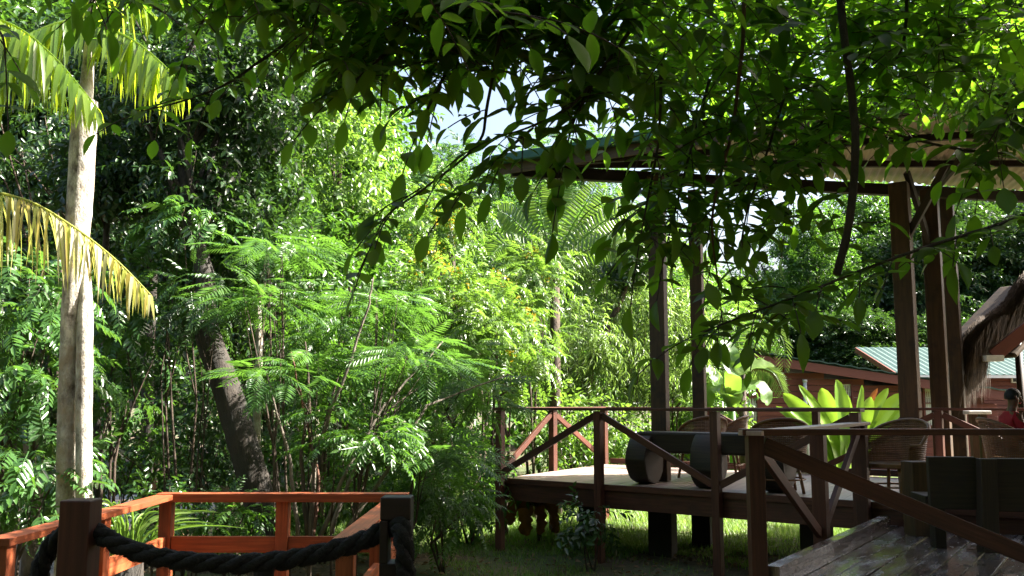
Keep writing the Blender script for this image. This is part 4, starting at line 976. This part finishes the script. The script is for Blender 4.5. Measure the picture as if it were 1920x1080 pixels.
def hang_frond(root, path, n, L, W, mat, droop=.97, stem='leaf_palm', nm='frond'):
    P = curve_pts(path); o = wloc(root); fo = P[0]
    m_ = MB().tube(P, [.014 * (1 - .8 * i / len(P)) + .002 for i in range(len(P))], 6).mesh('frond', M[stem], fo)
    a = m_.attributes.new('var', 'FLOAT', 'FACE'); a.data.foreach_set('value', [.4] * len(m_.polygons))
    f = link(nm, m_, root, fo - o); dist = [0]
    for i in range(1, len(P)): dist.append(dist[-1] + (P[i] - P[i - 1]).length)
    for k in range(n):
        s = dist[-1] * (.04 + .955 * k / (n - 1)); i = max(j for j in range(len(P)) if dist[j] <= s + 1e-9); i = min(i, len(P) - 2)
        t = (s - dist[i]) / max(1e-6, dist[i + 1] - dist[i]); p = P[i].lerp(P[i + 1], t); tg = (P[i + 1] - P[i]).normalized()
        prof = math.sin(PI * min(1, .22 + .72 * s / dist[-1])) ** .7
        for sd in (-1, 1):
            key = (mat, round(L, 2), round(W, 3), droop, rnd.randrange(4))
            if key not in LEAFLETS: LEAFLETS[key] = leaflet_mesh(L, W, mat, droop, rnd.randrange(5))
            side = tg.cross(Vector((0, 0, 1))).normalized() * sd; d = (side * .8 + tg * .55); d.z = 0; an = math.atan2(d.y, d.x) + rnd.uniform(-.2, .2)
            lf = link('leaflet', LEAFLETS[key], f, p - fo); lf.rotation_euler = (rnd.uniform(-.1, .1), rnd.uniform(-.1, .1), an + rnd.uniform(-.5, .5)); q = prof * rnd.uniform(.85, 1.1); lf.scale = (q * rnd.uniform(.7, 1.3), rnd.uniform(.55, 1.15), q * rnd.uniform(.8, 1.1))
    return f
PD = 8.9
pr, pm, pP = path_tree('pale_palm', [(124, 1010, PD), (124, 850, PD), (128, 700, PD), (138, 540, PD), (148, 400, PD), (156, 260, PD), (160, 190, PD)], [.088, .085, .083, .10, .118, .122, .115], 'pale-trunked palm with twin fused stems and bright backlit hanging fronds', 'bark_pale', n=18, lump=.06, seed=21)
pm.build('trunk', M['bark_pale'], pr)
MB().tube(curve_pts([(158, 1000, PD - .07), (157, 850, PD - .07), (158, 700, PD - .06), (160, 580, PD - .02), (160, 470, PD + .05)]), [.075] * 30 + [.07 - .004 * i for i in range(11)], 16, lump=.07, seed=22).build('second_stem', M['bark_pale'], pr)
MB().tube(curve_pts([(160, 192, PD), (166, 120, PD), (172, 40, PD), (176, -20, PD)]), [.07 - .0012 * i for i in range(31)], 12, lump=.03).build('crownshaft', M['bark_pale'], pr)
hang_frond(pr, [(172, 45, PD), (215, 58, PD - .1), (260, 82, PD - .25), (305, 120, PD - .4), (350, 165, PD - .5)], 48, .72, .056, 'leaf_palm')
hang_frond(pr, [(170, 40, PD), (120, 40, PD - .2), (60, 62, PD - .35), (0, 100, PD - .5), (-70, 160, PD - .6)], 50, .8, .056, 'leaf_palm')
hang_frond(pr, [(172, 10, PD), (190, -30, PD + .3), (240, -20, PD + .8), (300, 40, PD + 1.2)], 22, .7, .055, 'leaf_palm')
p2 = ground_pt(-190, 8.6); r2 = empty('drooping_palm', p2, 'palm with a yellowed drying frond drooping across the pale twin stems', 'palm')
MB().tube([p2 - Vector((0, 0, .2)), at(-200, 700, 8.6), at(-195, 400, 8.6), at(-190, 200, 8.6), at(-185, 60, 8.6)], [.1, .095, .09, .09, .08], 14, lump=.06).build('trunk', M['bark_pale'], r2)
hang_frond(r2, [(-185, 60, 8.6), (-80, 25, 8.5), (20, 45, 8.4), (100, 105, 8.35), (190, 212, 8.3)], 58, .8, .054, 'leaf_palm')
hang_frond(r2, [(-188, 390, 8.6), (-80, 355, 8.5), (40, 372, 8.4), (130, 420, 8.35), (215, 485, 8.3), (283, 553, 8.3)], 60, .74, .032, 'leaf_dry', .97, stem='leaf_dry')

def big_frond_plant(name, base, D, fronds, L, W, n, mat, label, cat, droop=.25):
    """stiff feather fronds: each a rachis with flat leaflets"""
    g = ground_pt(base[0], D); r = empty(name, g, label, cat); top = at(base[0], base[1], D)
    MB().tube([g - Vector((0, 0, .1)), g.lerp(top, .5), top], [.12, .10, .09], 10, lump=.15).build('trunk', M['bark_brown'], r)
    lv, lt = leaf_shape(L, W, 1, .2, .18)
    for pth in fronds:
        P = curve_pts([top] + [at(*q) for q in pth], 8); dd, pp_, uu, ss = [], [], [], []
        for k in range(n):
            i = min(len(P) - 2, int((k + .5) / n * (len(P) - 1))); fr_ = (k + .5) / n * (len(P) - 1) - i; p = P[i].lerp(P[i + 1], fr_); tg = (P[i + 1] - P[i]).normalized()
            if k < n * .12: continue
            view = Vector((0, -1, .25)); sd_ = tg.cross(view).normalized()
            for s in (-1, 1):
                q = sd_ * s + tg * .35 + Vector((0, 0, -droop)) ; dd.append(q); pp_.append(p); uu.append(view + Vector((rnd.uniform(-.2, .2), 0, rnd.uniform(-.2, .3)))); ss.append(math.sin(PI * min(1, .15 + .8 * k / n)) ** .6)
        V, T, var = assemble(lv, lt, frames(np.array(dd), np.array(uu)), np.array(pp_), np.array(ss))
        m_ = MB().tube(P, [.022 * (1 - .8 * i / len(P)) for i in range(len(P))], 6).mesh('frond', M[mat], g)
        at_ = m_.attributes.new('var', 'FLOAT', 'FACE'); at_.data.foreach_set('value', [.5] * len(m_.polygons))
        f = link('frond', m_, r); lm = link('leaflets', tri_mesh('leaflets', V - np.array(g), T, var, M[mat]), f); lm['kind'] = 'stuff'
    return r
big_frond_plant('cycad_palm', (1040, 500), 17.5, [[(1020, 430, 17.5), (1010, 380, 17.3), (1012, 345, 17)], [(1070, 430, 17.5), (1100, 380, 17.3), (1120, 345, 17)], [(1090, 450, 17.4), (1140, 410, 17.2), (1185, 390, 17)], [(1000, 450, 17.4), (960, 410, 17.2), (935, 395, 17)], [(985, 470, 17.2), (945, 460, 17), (920, 480, 16.8)], [(1100, 470, 17.2), (1150, 460, 17), (1180, 480, 16.8)], [(1045, 420, 17.9), (1050, 370, 18), (1055, 335, 18)]], .36, .07, 26, 'leaf_light', 'fan of long arching feather fronds rising above the flowering shrubs', 'cycad')
big_frond_plant('feather_palm', (1390, 700), 21.5, [[(1360, 640, 21.4), (1320, 600, 21.2), (1290, 610, 21)], [(1410, 640, 21.4), (1440, 610, 21.2), (1468, 640, 21), (1470, 690, 21)], [(1380, 620, 21.6), (1360, 590, 21.6), (1330, 590, 21.6)], [(1420, 690, 21.3), (1450, 700, 21.1), (1468, 735, 21)], [(1350, 690, 21.3), (1310, 690, 21.1), (1280, 730, 21)]], .45, .04, 30, 'leaf_bamboo', 'feather palm arching over the banana leaves near the red cabin', 'palm', droop=.8)

def blade_leaf(P, W, mat, parent, name, o, wav=.0, cup=.25, view=None, seed=0, torn=0):
    """long strap or paddle leaf along P with true width"""
    V, T = [], []; n = len(P); rr = random.Random(seed)
    for i, p in enumerate(P):
        t = i / (n - 1); tg = (P[min(i + 1, n - 1)] - P[max(i - 1, 0)]).normalized(); sd_ = tg.cross(view or Vector((0, -1, .3))).normalized(); up = sd_.cross(tg)
        wd = W / 2 * (min(1, (t / .25 + .08)) ** .8 if t < .25 else 1) * (1 if t < .7 else max(.02, 1 - ((t - .7) / .3) ** 2) ** .6)
        for k, f in enumerate((-1, -.5, 0, .5, 1)):
            V.append(p + sd_ * (f * wd * (1 + (rr.uniform(-torn, torn) if abs(f) == 1 else 0))) + up * (cup * wd * abs(f) + wav * math.sin(i * 1.7 + f * 2) * wd) - o)
    for i in range(n - 1):
        for k in range(4): a = 5 * i + k; b = a + 5; T += [(a, b, b + 1), (a, b + 1, a + 1)]
    m_ = tri_mesh(name, np.array([tuple(q) for q in V]), np.array(T), np.full(len(T), rr.random() * .95), M[mat], True); return link(name, m_, parent)
# bright broad-leaved rosette in front of the cabin
BD = 18.0; bg_ = ground_pt(1590, BD); br_ = empty('bright_rosette_plant', bg_, 'bright yellow-green rosette of broad upright leaves in front of the red cabin', 'plant')
ctr = at(1590, 870, BD)
for i, (x0, tip, W) in enumerate(((1570, (1468, 738), .34), (1575, (1512, 742), .22), (1580, (1540, 728), .36), (1588, (1568, 712), .34), (1592, (1582, 735), .3), (1598, (1632, 744), .36), (1605, (1690, 738), .30), (1606, (1698, 760), .26), (1572, (1478, 765), .22), (1600, (1645, 790), .28), (1585, (1545, 770), .3), (1595, (1600, 765), .32), (1578, (1498, 722), .2), (1602, (1665, 728), .22), (1600, (1616, 722), .2), (1570, (1455, 762), .2))):
    b = at(x0, 872, BD + rnd.uniform(-.2, .2)); tp = at(tip[0], tip[1], BD + rnd.uniform(-.5, .35)); md = b.lerp(tp, .5) + Vector(((b.x - tp.x) * .12, 0, .06)); bb = Vector((b.x, b.y, bg_.z))
    blade_leaf(curve_pts([bb, b, md, tp], 6), W, 'leaf_bright', br_, 'leaf', bg_, .06, .3, Vector((rnd.uniform(-.55, .55), -1, .3)), seed=i)
P = curve_pts([Vector((bg_.x, bg_.y, bg_.z)), at(1612, 860, BD), at(1625, 770, BD), at(1645, 728, BD - .1)], 6); blade_leaf(P, .12, 'leaf_brown', br_, 'leaf', bg_, .1, .6, seed=77)['label'] = 'withered brown curled leaf'
# banana plant
ng = ground_pt(1372, 20.5); nr_ = empty('banana_plant', ng, 'banana plant with torn paddle leaves beside the pavilion post', 'plant'); hub = at(1372, 770, 20.5)
MB().tube([ng - Vector((0, 0, .1)), hub], [.12, .08], 12, lump=.05).build('trunk', M['leaf_light'], nr_)
for i, (q, W) in enumerate(((((1370, 715), (1400, 692), (1452, 686)), .5), (((1350, 730), (1330, 700), (1312, 690)), .42), (((1385, 735), (1420, 728), (1440, 760)), .5), (((1360, 740), (1335, 735), (1318, 770)), .45), (((1372, 700), (1366, 660), (1350, 640)), .4))):
    blade_leaf(curve_pts([hub] + [at(a_, b_, 20.4 - .15 * i) for a_, b_ in q], 8), W, 'leaf_light', nr_, 'leaf', ng, .08, .35, Vector((0, -.5, 1)), i, .12)
# strap-leaved lily behind the landing
lg = ground_pt(265, 8.6); lg.z = at(265, 1010, 8.6).z - .2; ll = empty('strap_leaf_lily', lg, 'clump of long arching strap leaves rising behind the landing rail', 'plant')
for i in range(46):
    a = rnd.uniform(-1, 1); L = rnd.uniform(.45, .85); b = lg + Vector((a * .18, rnd.uniform(-.15, .15), 0)); d = Vector((a * .9 + rnd.uniform(-.25, .45), rnd.uniform(-.5, .4), 0)); h = rnd.uniform(.35, .62)
    P = [b + d * (t * t * L) + Vector((0, 0, h * (2.0 * t - 1.15 * t * t))) for t in [k / 8 for k in range(9)]]
    blade_leaf(P, rnd.uniform(.018, .03), 'leaf_light', ll, 'blade', lg, 0, .5, seed=i)
mb = MB().tube([Vector((lg.x, lg.y, gz(lg.x, lg.y) - .1)), lg + Vector((0, 0, .06))], [.14, .10], 10, lump=.3).build('root_crown', M['bark_dark'], ll)
# withered broad leaves hanging beside the deck corner
wg = ground_pt(1010, 14.2); wr_ = empty('withered_plant', wg, 'plant of withered orange-brown broad leaves under the deck corner', 'plant'); wt = at(1010, 945, 14.2)
MB().tube([wg - Vector((0, 0, .1)), wt], [.04, .03], 8).build('stem', M['bark_brown'], wr_)
for i, (q, W) in enumerate(((((990, 942), (985, 980), (988, 1005)), .24), (((1012, 950), (1015, 985), (1010, 1002)), .2), (((1030, 945), (1040, 975), (1042, 1000)), .2), (((970, 945), (958, 965), (955, 985)), .2))):
    blade_leaf(curve_pts([wt] + [at(a_, b_, 14.1 - .1 * i) for a_, b_ in q], 6), W * .75, 'leaf_brown', wr_, 'leaf', wg, .3, .7, seed=i, torn=.35)

# ---- lawn, litter
def scatter(name, n, region, mk, mat, label, cat):
    pts = []
    while len(pts) < n:
        q = region()
        if q is not None: pts.append(q)
    P = np.array(pts); V, T, var = mk(P); o = link(name, tri_mesh(name, V, T, var, M[mat])); tag(o, label, cat, kind='stuff')
def lawn_reg():
    D = 7.5 + 17 * rnd.random() ** 1.2; x = rnd.uniform(-.25, .48) * D
    if x < -.9 and D < 13: return None
    d = math.sin(x * 1.9 + 1.3) * math.cos(D * 1.1) + .6 * math.sin(x * 5 + D * 3)
    if D < 13 and rnd.random() < (.93 if d < .25 else .55): return None
    return (x, D, gz(x, D))
def mk_grass(P):
    n = len(P); L = rng.uniform(.03, .085, n) * (1 + .6 * (P[:, 1] > 14)); a = rng.uniform(0, 2 * PI, n); ln = rng.uniform(.1, .9, n)
    dx = np.stack([np.cos(a), np.sin(a), np.zeros(n)], 1); wd = np.stack([-np.sin(a), np.cos(a), np.zeros(n)], 1) * .0045 * (1 + P[:, 1:2] * .04)
    V = np.stack([P - wd, P + wd, P + dx * (L * ln)[:, None] + np.array([0, 0, 1]) * L[:, None]], 1)
    return V.reshape(-1, 3), np.arange(3 * n).reshape(-1, 3), rng.random(n)
scatter('grass', 110000, lawn_reg, mk_grass, 'grass', 'short thin lawn grass around and behind the deck legs', 'grass')
def lit_reg():
    D = rnd.uniform(5, 14); x = rnd.uniform(-.45, .35) * D; return (x, D, gz(x, D) + .012)
def mk_lit(P):
    n = len(P); lv, lt = leaf_shape(.09, .04, 1, .3, .2); a = rng.uniform(0, 2 * PI, n)
    return assemble(lv, lt, frames(np.stack([np.cos(a), np.sin(a), rng.normal(size=n) * .2], 1), np.array([0, 0, 1]) + rng.normal(size=(n, 3)) * .3), P, rng.uniform(.5, 1.3, n))
scatter('leaf_litter', 3500, lit_reg, mk_lit, 'litter', 'dry brown leaf litter strewn over the shaded ground', 'litter')
tall = []
for i in range(60):
    D = rnd.uniform(8.5, 11); x = (rnd.uniform(1000, 1140) - 960) / F * D; tall.append((x, D))
gr = MB(); tg_ = ground_pt(1050, 9.5)
for x, D in tall:
    h = rnd.uniform(.15, .38); b = Vector((x, D, gz(x, D) - .01)); lean = Vector((rnd.uniform(-.12, .12), rnd.uniform(-.1, .1), h)); gr.tube([b, b + lean * .5, b + lean], [.003, .0025, .001], 4, cap=False)
go = gr.build('grass_stalks', M['straw']); tag(go, 'tall pale dry grass stalks standing before the deck posts', 'grass', kind='stuff')

# ---- the overhanging tree: trunk beyond the frame, branches across the top of the view
LSH = [leaf_shape(.155, .076, 2, .2, .14), leaf_shape(.165, .060, 2, .45, .32), leaf_shape(.13, .070, 2, .32, -.10), leaf_shape(.15, .066, 2, .6, .22)]
HL = [tri_mesh('leaf', LSH[i % 4][0], LSH[i % 4][1], np.full(len(LSH[i % 4][1]), q), M['leaf_canopy'], True) for i, q in enumerate((.05, .2, .32, .5, .7, .95, .12, .6))]
og = Vector((6.6, 5.2, gz(6.6, 5.2) - .1)); ov = empty('overhanging_tree', og, 'big overhanging tree whose leafy branches fill the top of the view', 'tree')
tm = MB(); trunk_top = Vector((6.4, 5.4, 7.0)); limb(tm, og, trunk_top, .28, .16, .05, 10, 5)
hero = []                                    # (pos, dir, up, scale)
dense_cl = []
def branch(path, r0, r1, nm='branch', mat='bark_brown', grow=True, dens=1.0, size=1.0, joined=False):
    P = curve_pts(path, 8); L = len(P); mb = tm if joined else MB()
    mb.tube(P, [r0 + (r1 - r0) * i / L for i in range(L)], 8, lump=.14, seed=L)
    if not joined: mb.build(nm, M[mat], ov)
    if not grow: return P
    acc = 0; nxt = .06; sgn = 1
    for i in range(1, L):
        sg = (P[i] - P[i - 1]); ln = sg.length
        while nxt < acc + ln:
            p = P[i - 1].lerp(P[i], (nxt - acc) / ln); tg = sg.normalized(); nxt += rnd.uniform(.07, .13) / dens; sgn = -sgn
            sd_ = tg.cross(Vector((0, 0, 1)))
            if sd_.length < .2: sd_ = Vector((1, 0, 0))
            sd_.normalize(); d = sd_ * sgn * rnd.uniform(.5, 1) + tg * rnd.uniform(.2, .9) + Vector((rnd.uniform(-.3, .3), rnd.uniform(-.3, .3), -rnd.uniform(-.2, .55)))
            compound(p, d.normalized(), rnd.choice((5, 5, 7)), size)
        acc += ln
    compound(P[-1], (P[-1] - P[-3]).normalized(), 7, size); return P
TW = MB()
def compound(p, d, n, size=1.0):
    """a drooping compound leaf: leaflets in pairs on a thin stalk"""
    ln = .085 * (n // 2) * size + .06; q = [p]; dd = d.copy()
    for k in range(6): dd = (dd + Vector((0, 0, -.07))).normalized(); q.append(q[-1] + dd * ln / 6)
    TW.tube(q, .0028, 4, cap=False); m = n // 2
    for k in range(m):
        b = q[min(6, 1 + int(k * 5.4 / max(1, m)))]; tg = (q[min(6, 2 + int(k * 5 / max(1, m)))] - q[max(0, int(k * 5 / max(1, m)))]).normalized(); sd_ = tg.cross(Vector((0, 0, 1)))
        if sd_.length < .15: sd_ = Vector((1, .2, 0))
        sd_.normalize()
        for s in (-1, 1):
            hero.append((b, (sd_ * s * 1.1 + tg * rnd.uniform(.2, .6) + Vector((rnd.uniform(-.35, .35), rnd.uniform(-.45, .45), rnd.uniform(-.5, .45)))).normalized(), Vector((rnd.uniform(-.55, .55), rnd.uniform(-1.0, .3), 1)), size * rnd.uniform(.5, 1.12)))
    hero.append((q[-1], (dd + Vector((0, 0, -.4))).normalized(), Vector((rnd.uniform(-.3, .3), rnd.uniform(-.3, .3), 1)), size * rnd.uniform(.8, 1.15)))
def spread(a, b): return rnd.uniform(a, b)
# limbs joining the trunk to the branch roots
for path, r0, r1 in (([trunk_top - Vector((0, 0, 2.2)), Vector((4.6, 4.8, 5.4)), Vector((2.6, 4.2, 5.0)), Vector((.4, 4.0, 4.8)), Vector((-1.6, 4.0, 4.7))], .10, .03),
                     ([trunk_top - Vector((0, 0, 1.5)), Vector((5.0, 6.4, 6.2)), Vector((5.6, 8.0, 6.0)), Vector((4.9, 9.4, 5.7))], .10, .03),
                     ([trunk_top, Vector((7.2, 7.0, 7.6)), Vector((7.4, 9.0, 6.6)), Vector((6.0, 10.4, 6.0))], .12, .04),
                     ([trunk_top - Vector((0, 0, 2.8)), Vector((5.2, 4.6, 4.8)), Vector((3.4, 3.6, 4.4)), Vector((1.4, 3.2, 4.2))], .09, .03)):
    branch(path, r0, r1, grow=False, joined=True)
# the named hanging branches of the photograph
branch([(960, -60, 3.9), (915, 190, 3.9), (895, 270, 3.85), (800, 350, 3.8), (730, 400, 3.75), (705, 440, 3.75)], .008, .003, dens=.35, size=.75)
branch([(790, 352, 3.8), (750, 380, 3.8), (720, 420, 3.75)], .004, .002, dens=1.3, size=.8)
branch([(1180, 60, 3.9), (1080, 190, 3.9), (1000, 235, 3.85), (940, 255, 3.8)], .009, .003, dens=1.0, size=.9)
branch([(1110, 160, 4.0), (1075, 230, 4.0), (1060, 290, 4.0)], .006, .003, dens=1.4, size=1.15)
branch([(1000, 240, 3.85), (930, 300, 3.8), (880, 345, 3.8)], .005, .002, dens=1.2, size=.85)
branch([(1240, 120, 4.2), (1235, 260, 4.2), (1215, 370, 4.15), (1200, 450, 4.1)], .008, .003, dens=1.2, size=1.0)
branch([(1330, 150, 4.4), (1290, 300, 4.3), (1265, 400, 4.3), (1250, 460, 4.2)], .008, .003, dens=1.2, size=1.0)
branch([(1395, -60, 4.2), (1394, 60, 4.2), (1385, 150, 4.2), (1372, 250, 4.2), (1350, 330, 4.2), (1335, 420, 4.2), (1345, 520, 4.25)], .011, .004, 'red_branch', 'bark_red', dens=1.0, size=.95)
branch([(1480, 150, 4.6), (1440, 280, 4.5), (1400, 400, 4.5), (1390, 480, 4.5)], .008, .003, dens=1.1, size=.95)
branch([(1560, 200, 5), (1500, 300, 4.9), (1480, 380, 4.9)], .008, .003, dens=1.1, size=.95)
branch([(1990, 380, 4.3), (1860, 425, 4.2), (1740, 462, 4.1), (1620, 505, 4.05), (1500, 553, 4.0), (1400, 590, 3.95), (1300, 630, 3.9)], .010, .003, dens=1.15, size=.9)
branch([(1900, 290, 4.8), (1800, 280, 4.8), (1690, 255, 4.8), (1600, 225, 4.8), (1540, 200, 4.8)], .010, .003, dens=1.2, size=.85)
branch([(1950, 150, 4.6), (1900, 190, 4.6), (1870, 240, 4.6), (1840, 290, 4.6)], .008, .003, dens=1.2, size=1.1)
branch([(640, -40, 4.2), (560, 60, 4.2), (480, 120, 4.15), (420, 160, 4.1), (340, 190, 4.1), (280, 205, 4.1)], .010, .003, dens=1.0, size=.8)
branch([(420, -40, 4.3), (370, 60, 4.3), (345, 110, 4.3)], .006, .003, dens=1.2, size=.8)
branch([(820, -60, 4.0), (760, 60, 4.0), (690, 130, 4.0), (640, 170, 4.0)], .010, .003, dens=1.3, size=1.0)
branch([(930, -40, 4.1), (860, 90, 4.1), (820, 170, 4.1), (800, 210, 4.1)], .009, .003, dens=1.3, size=.95)
branch([(-60, 10, 3.2), (0, 60, 3.2), (10, 110, 3.2)], .006, .003, dens=.8, size=.8)
branch([(60, -120, 3.3), (140, -50, 3.3), (220, -20, 3.3)], .006, .003, dens=.8, size=.9)
branch([(760, -30, 2.6), (870, 10, 2.6), (1000, 30, 2.6)], .006, .003, dens=1.0, size=.8)
branch([(1570, -60, 4.3), (1582, 60, 4.3), (1596, 170, 4.25), (1604, 260, 4.2), (1600, 350, 4.2), (1588, 440, 4.2), (1568, 515, 4.2)], .020, .019, 'hanging_vine', 'bark_brown', grow=False)
branch([(1690, -60, 4.6), (1700, 20, 4.6), (1680, 110, 4.6), (1600, 100, 4.5)], .012, .005, dens=.8, size=.9)
# loose leaf sprays thickening the canopy, nearest ones stay separate leaves
fill = []
def canopy(x0, y0, x1, y1, D0, D1, n, size=.9):
    for _ in range(n): fill.append((at(rnd.uniform(x0, x1), rnd.uniform(y0, y1), rnd.uniform(D0, D1)), size))
canopy(560, -120, 1300, 60, 3.7, 4.4, 130, .9); canopy(1200, -120, 1960, 110, 4.2, 6.5, 230, .9); canopy(1180, 60, 1700, 240, 4.3, 5.8, 105, .9); canopy(1620, 40, 1960, 190, 5.5, 7.5, 80, .85)
canopy(600, 50, 860, 130, 3.8, 4.3, 20, .9); canopy(1020, 60, 1250, 150, 3.9, 4.4, 26, .9); canopy(400, -100, 620, 20, 3.6, 4.3, 24, .8); canopy(1280, 260, 1480, 400, 4.4, 5.4, 14, .9); canopy(-60, -80, 200, -50, 3.2, 3.6, 5, .8)
canopy(540, -160, 1320, 20, 3.7, 4.4, 150, .85); canopy(1250, -160, 1960, 60, 4.4, 6.5, 230, .9); canopy(1300, 0, 1960, 215, 6.0, 8.5, 300, .8); canopy(180, -140, 600, 0, 3.7, 4.4, 60, .8)
canopy(1170, 330, 1300, 430, 4.05, 4.3, 12, .9); canopy(1290, 250, 1580, 430, 4.3, 5.0, 34, .9); canopy(1340, 540, 1560, 600, 4.0, 4.2, 7, .85); canopy(1020, 150, 1140, 210, 3.9, 4.1, 7, 1.0)
canopy(600, -40, 1180, 110, 3.9, 4.5, 130, .72); canopy(640, 60, 1160, 150, 4.0, 4.5, 45, .72); canopy(1180, -60, 1960, 150, 4.6, 6.5, 200, .8); canopy(1180, 120, 1560, 260, 4.4, 5.4, 50, .75); canopy(180, -90, 600, 40, 3.9, 4.5, 60, .72)
canopy(300, -620, 1900, -140, 2.6, 4.3, 420)
nh = len(hero)
for p, s in fill: compound(p, Vector((rnd.uniform(-1, 1), rnd.uniform(-1, 1), rnd.uniform(-.5, .35))).normalized(), rnd.choice((5, 7, 7)), s)
tm.build('trunk', M['bark_brown'], ov); tw = TW.build('leaf_stalks', M['bark_brown'], ov); tw['kind'] = 'stuff'
def vis(h):
    p = h[0]; d = p - Vector((0, 0, EYE)); c_, s_ = math.cos(TH), math.sin(TH); f = d.y * c_ + d.z * s_
    if f < .2: return 0
    px, py = 960 + F * d.x / f, 540 - F * (d.z * c_ - d.y * s_) / f
    return h[3] / f if (-20 < px < 1940 and 150 < py < 1080) else 0
order = sorted(range(nh), key=lambda i: -vis(hero[i])); sep = set(order[:300])
for i in sorted(sep):
    p, d, up, s = hero[i]; fr = frames(np.array([d]), np.array([up]))[0]; mt4 = Matrix([[*fr[k], p[k] - og[k]] for k in range(3)] + [[0, 0, 0, 1]])
    o = link('leaf', HL[rnd.randrange(8)], ov); o.matrix_local = mt4 @ Matrix.Diagonal((s, s * rnd.uniform(.85, 1.15), s, 1))
rest = [hero[i] for i in range(len(hero)) if i not in sep]
parts = []
for q in range(4):
    sub = rest[q::4]; A = lambda k: np.array([tuple(h[k]) for h in sub])
    parts.append(assemble(LSH[q][0], LSH[q][1], frames(A(1), A(2)), A(0), np.array([h[3] for h in sub])))
V, T, var = join(parts)
cro = link('crown', tri_mesh('crown', V - np.array(og), T, var, M['leaf_canopy'], True), ov); cro['kind'] = 'stuff'
# the tree's higher crown over the platform (casts the shade on it)
cl = ell_clusters((6.9, 9.2, 6.0), (2.8, 2.4, 1.3), 46, .75, 91) + ell_clusters((6.0, 4.2, 6.2), (2.6, 1.6, 1.4), 30, .7, 92) + ell_clusters((4.8, 3.5, 7.0), (2.6, 1.4, 1.2), 30, .7, 94) + ell_clusters((9.5, 10.5, 7.5), (2.6, 3.5, 1.6), 34, .8, 93)
V, T, var = crown_data('pinnate', cl, 8800, .75, .3, .7, 1.25, (6.6, 8, 6.5))
link('crown', tri_mesh('crown', V - np.array(og), T, var, M['leaf_broad']), ov)['kind'] = 'stuff'
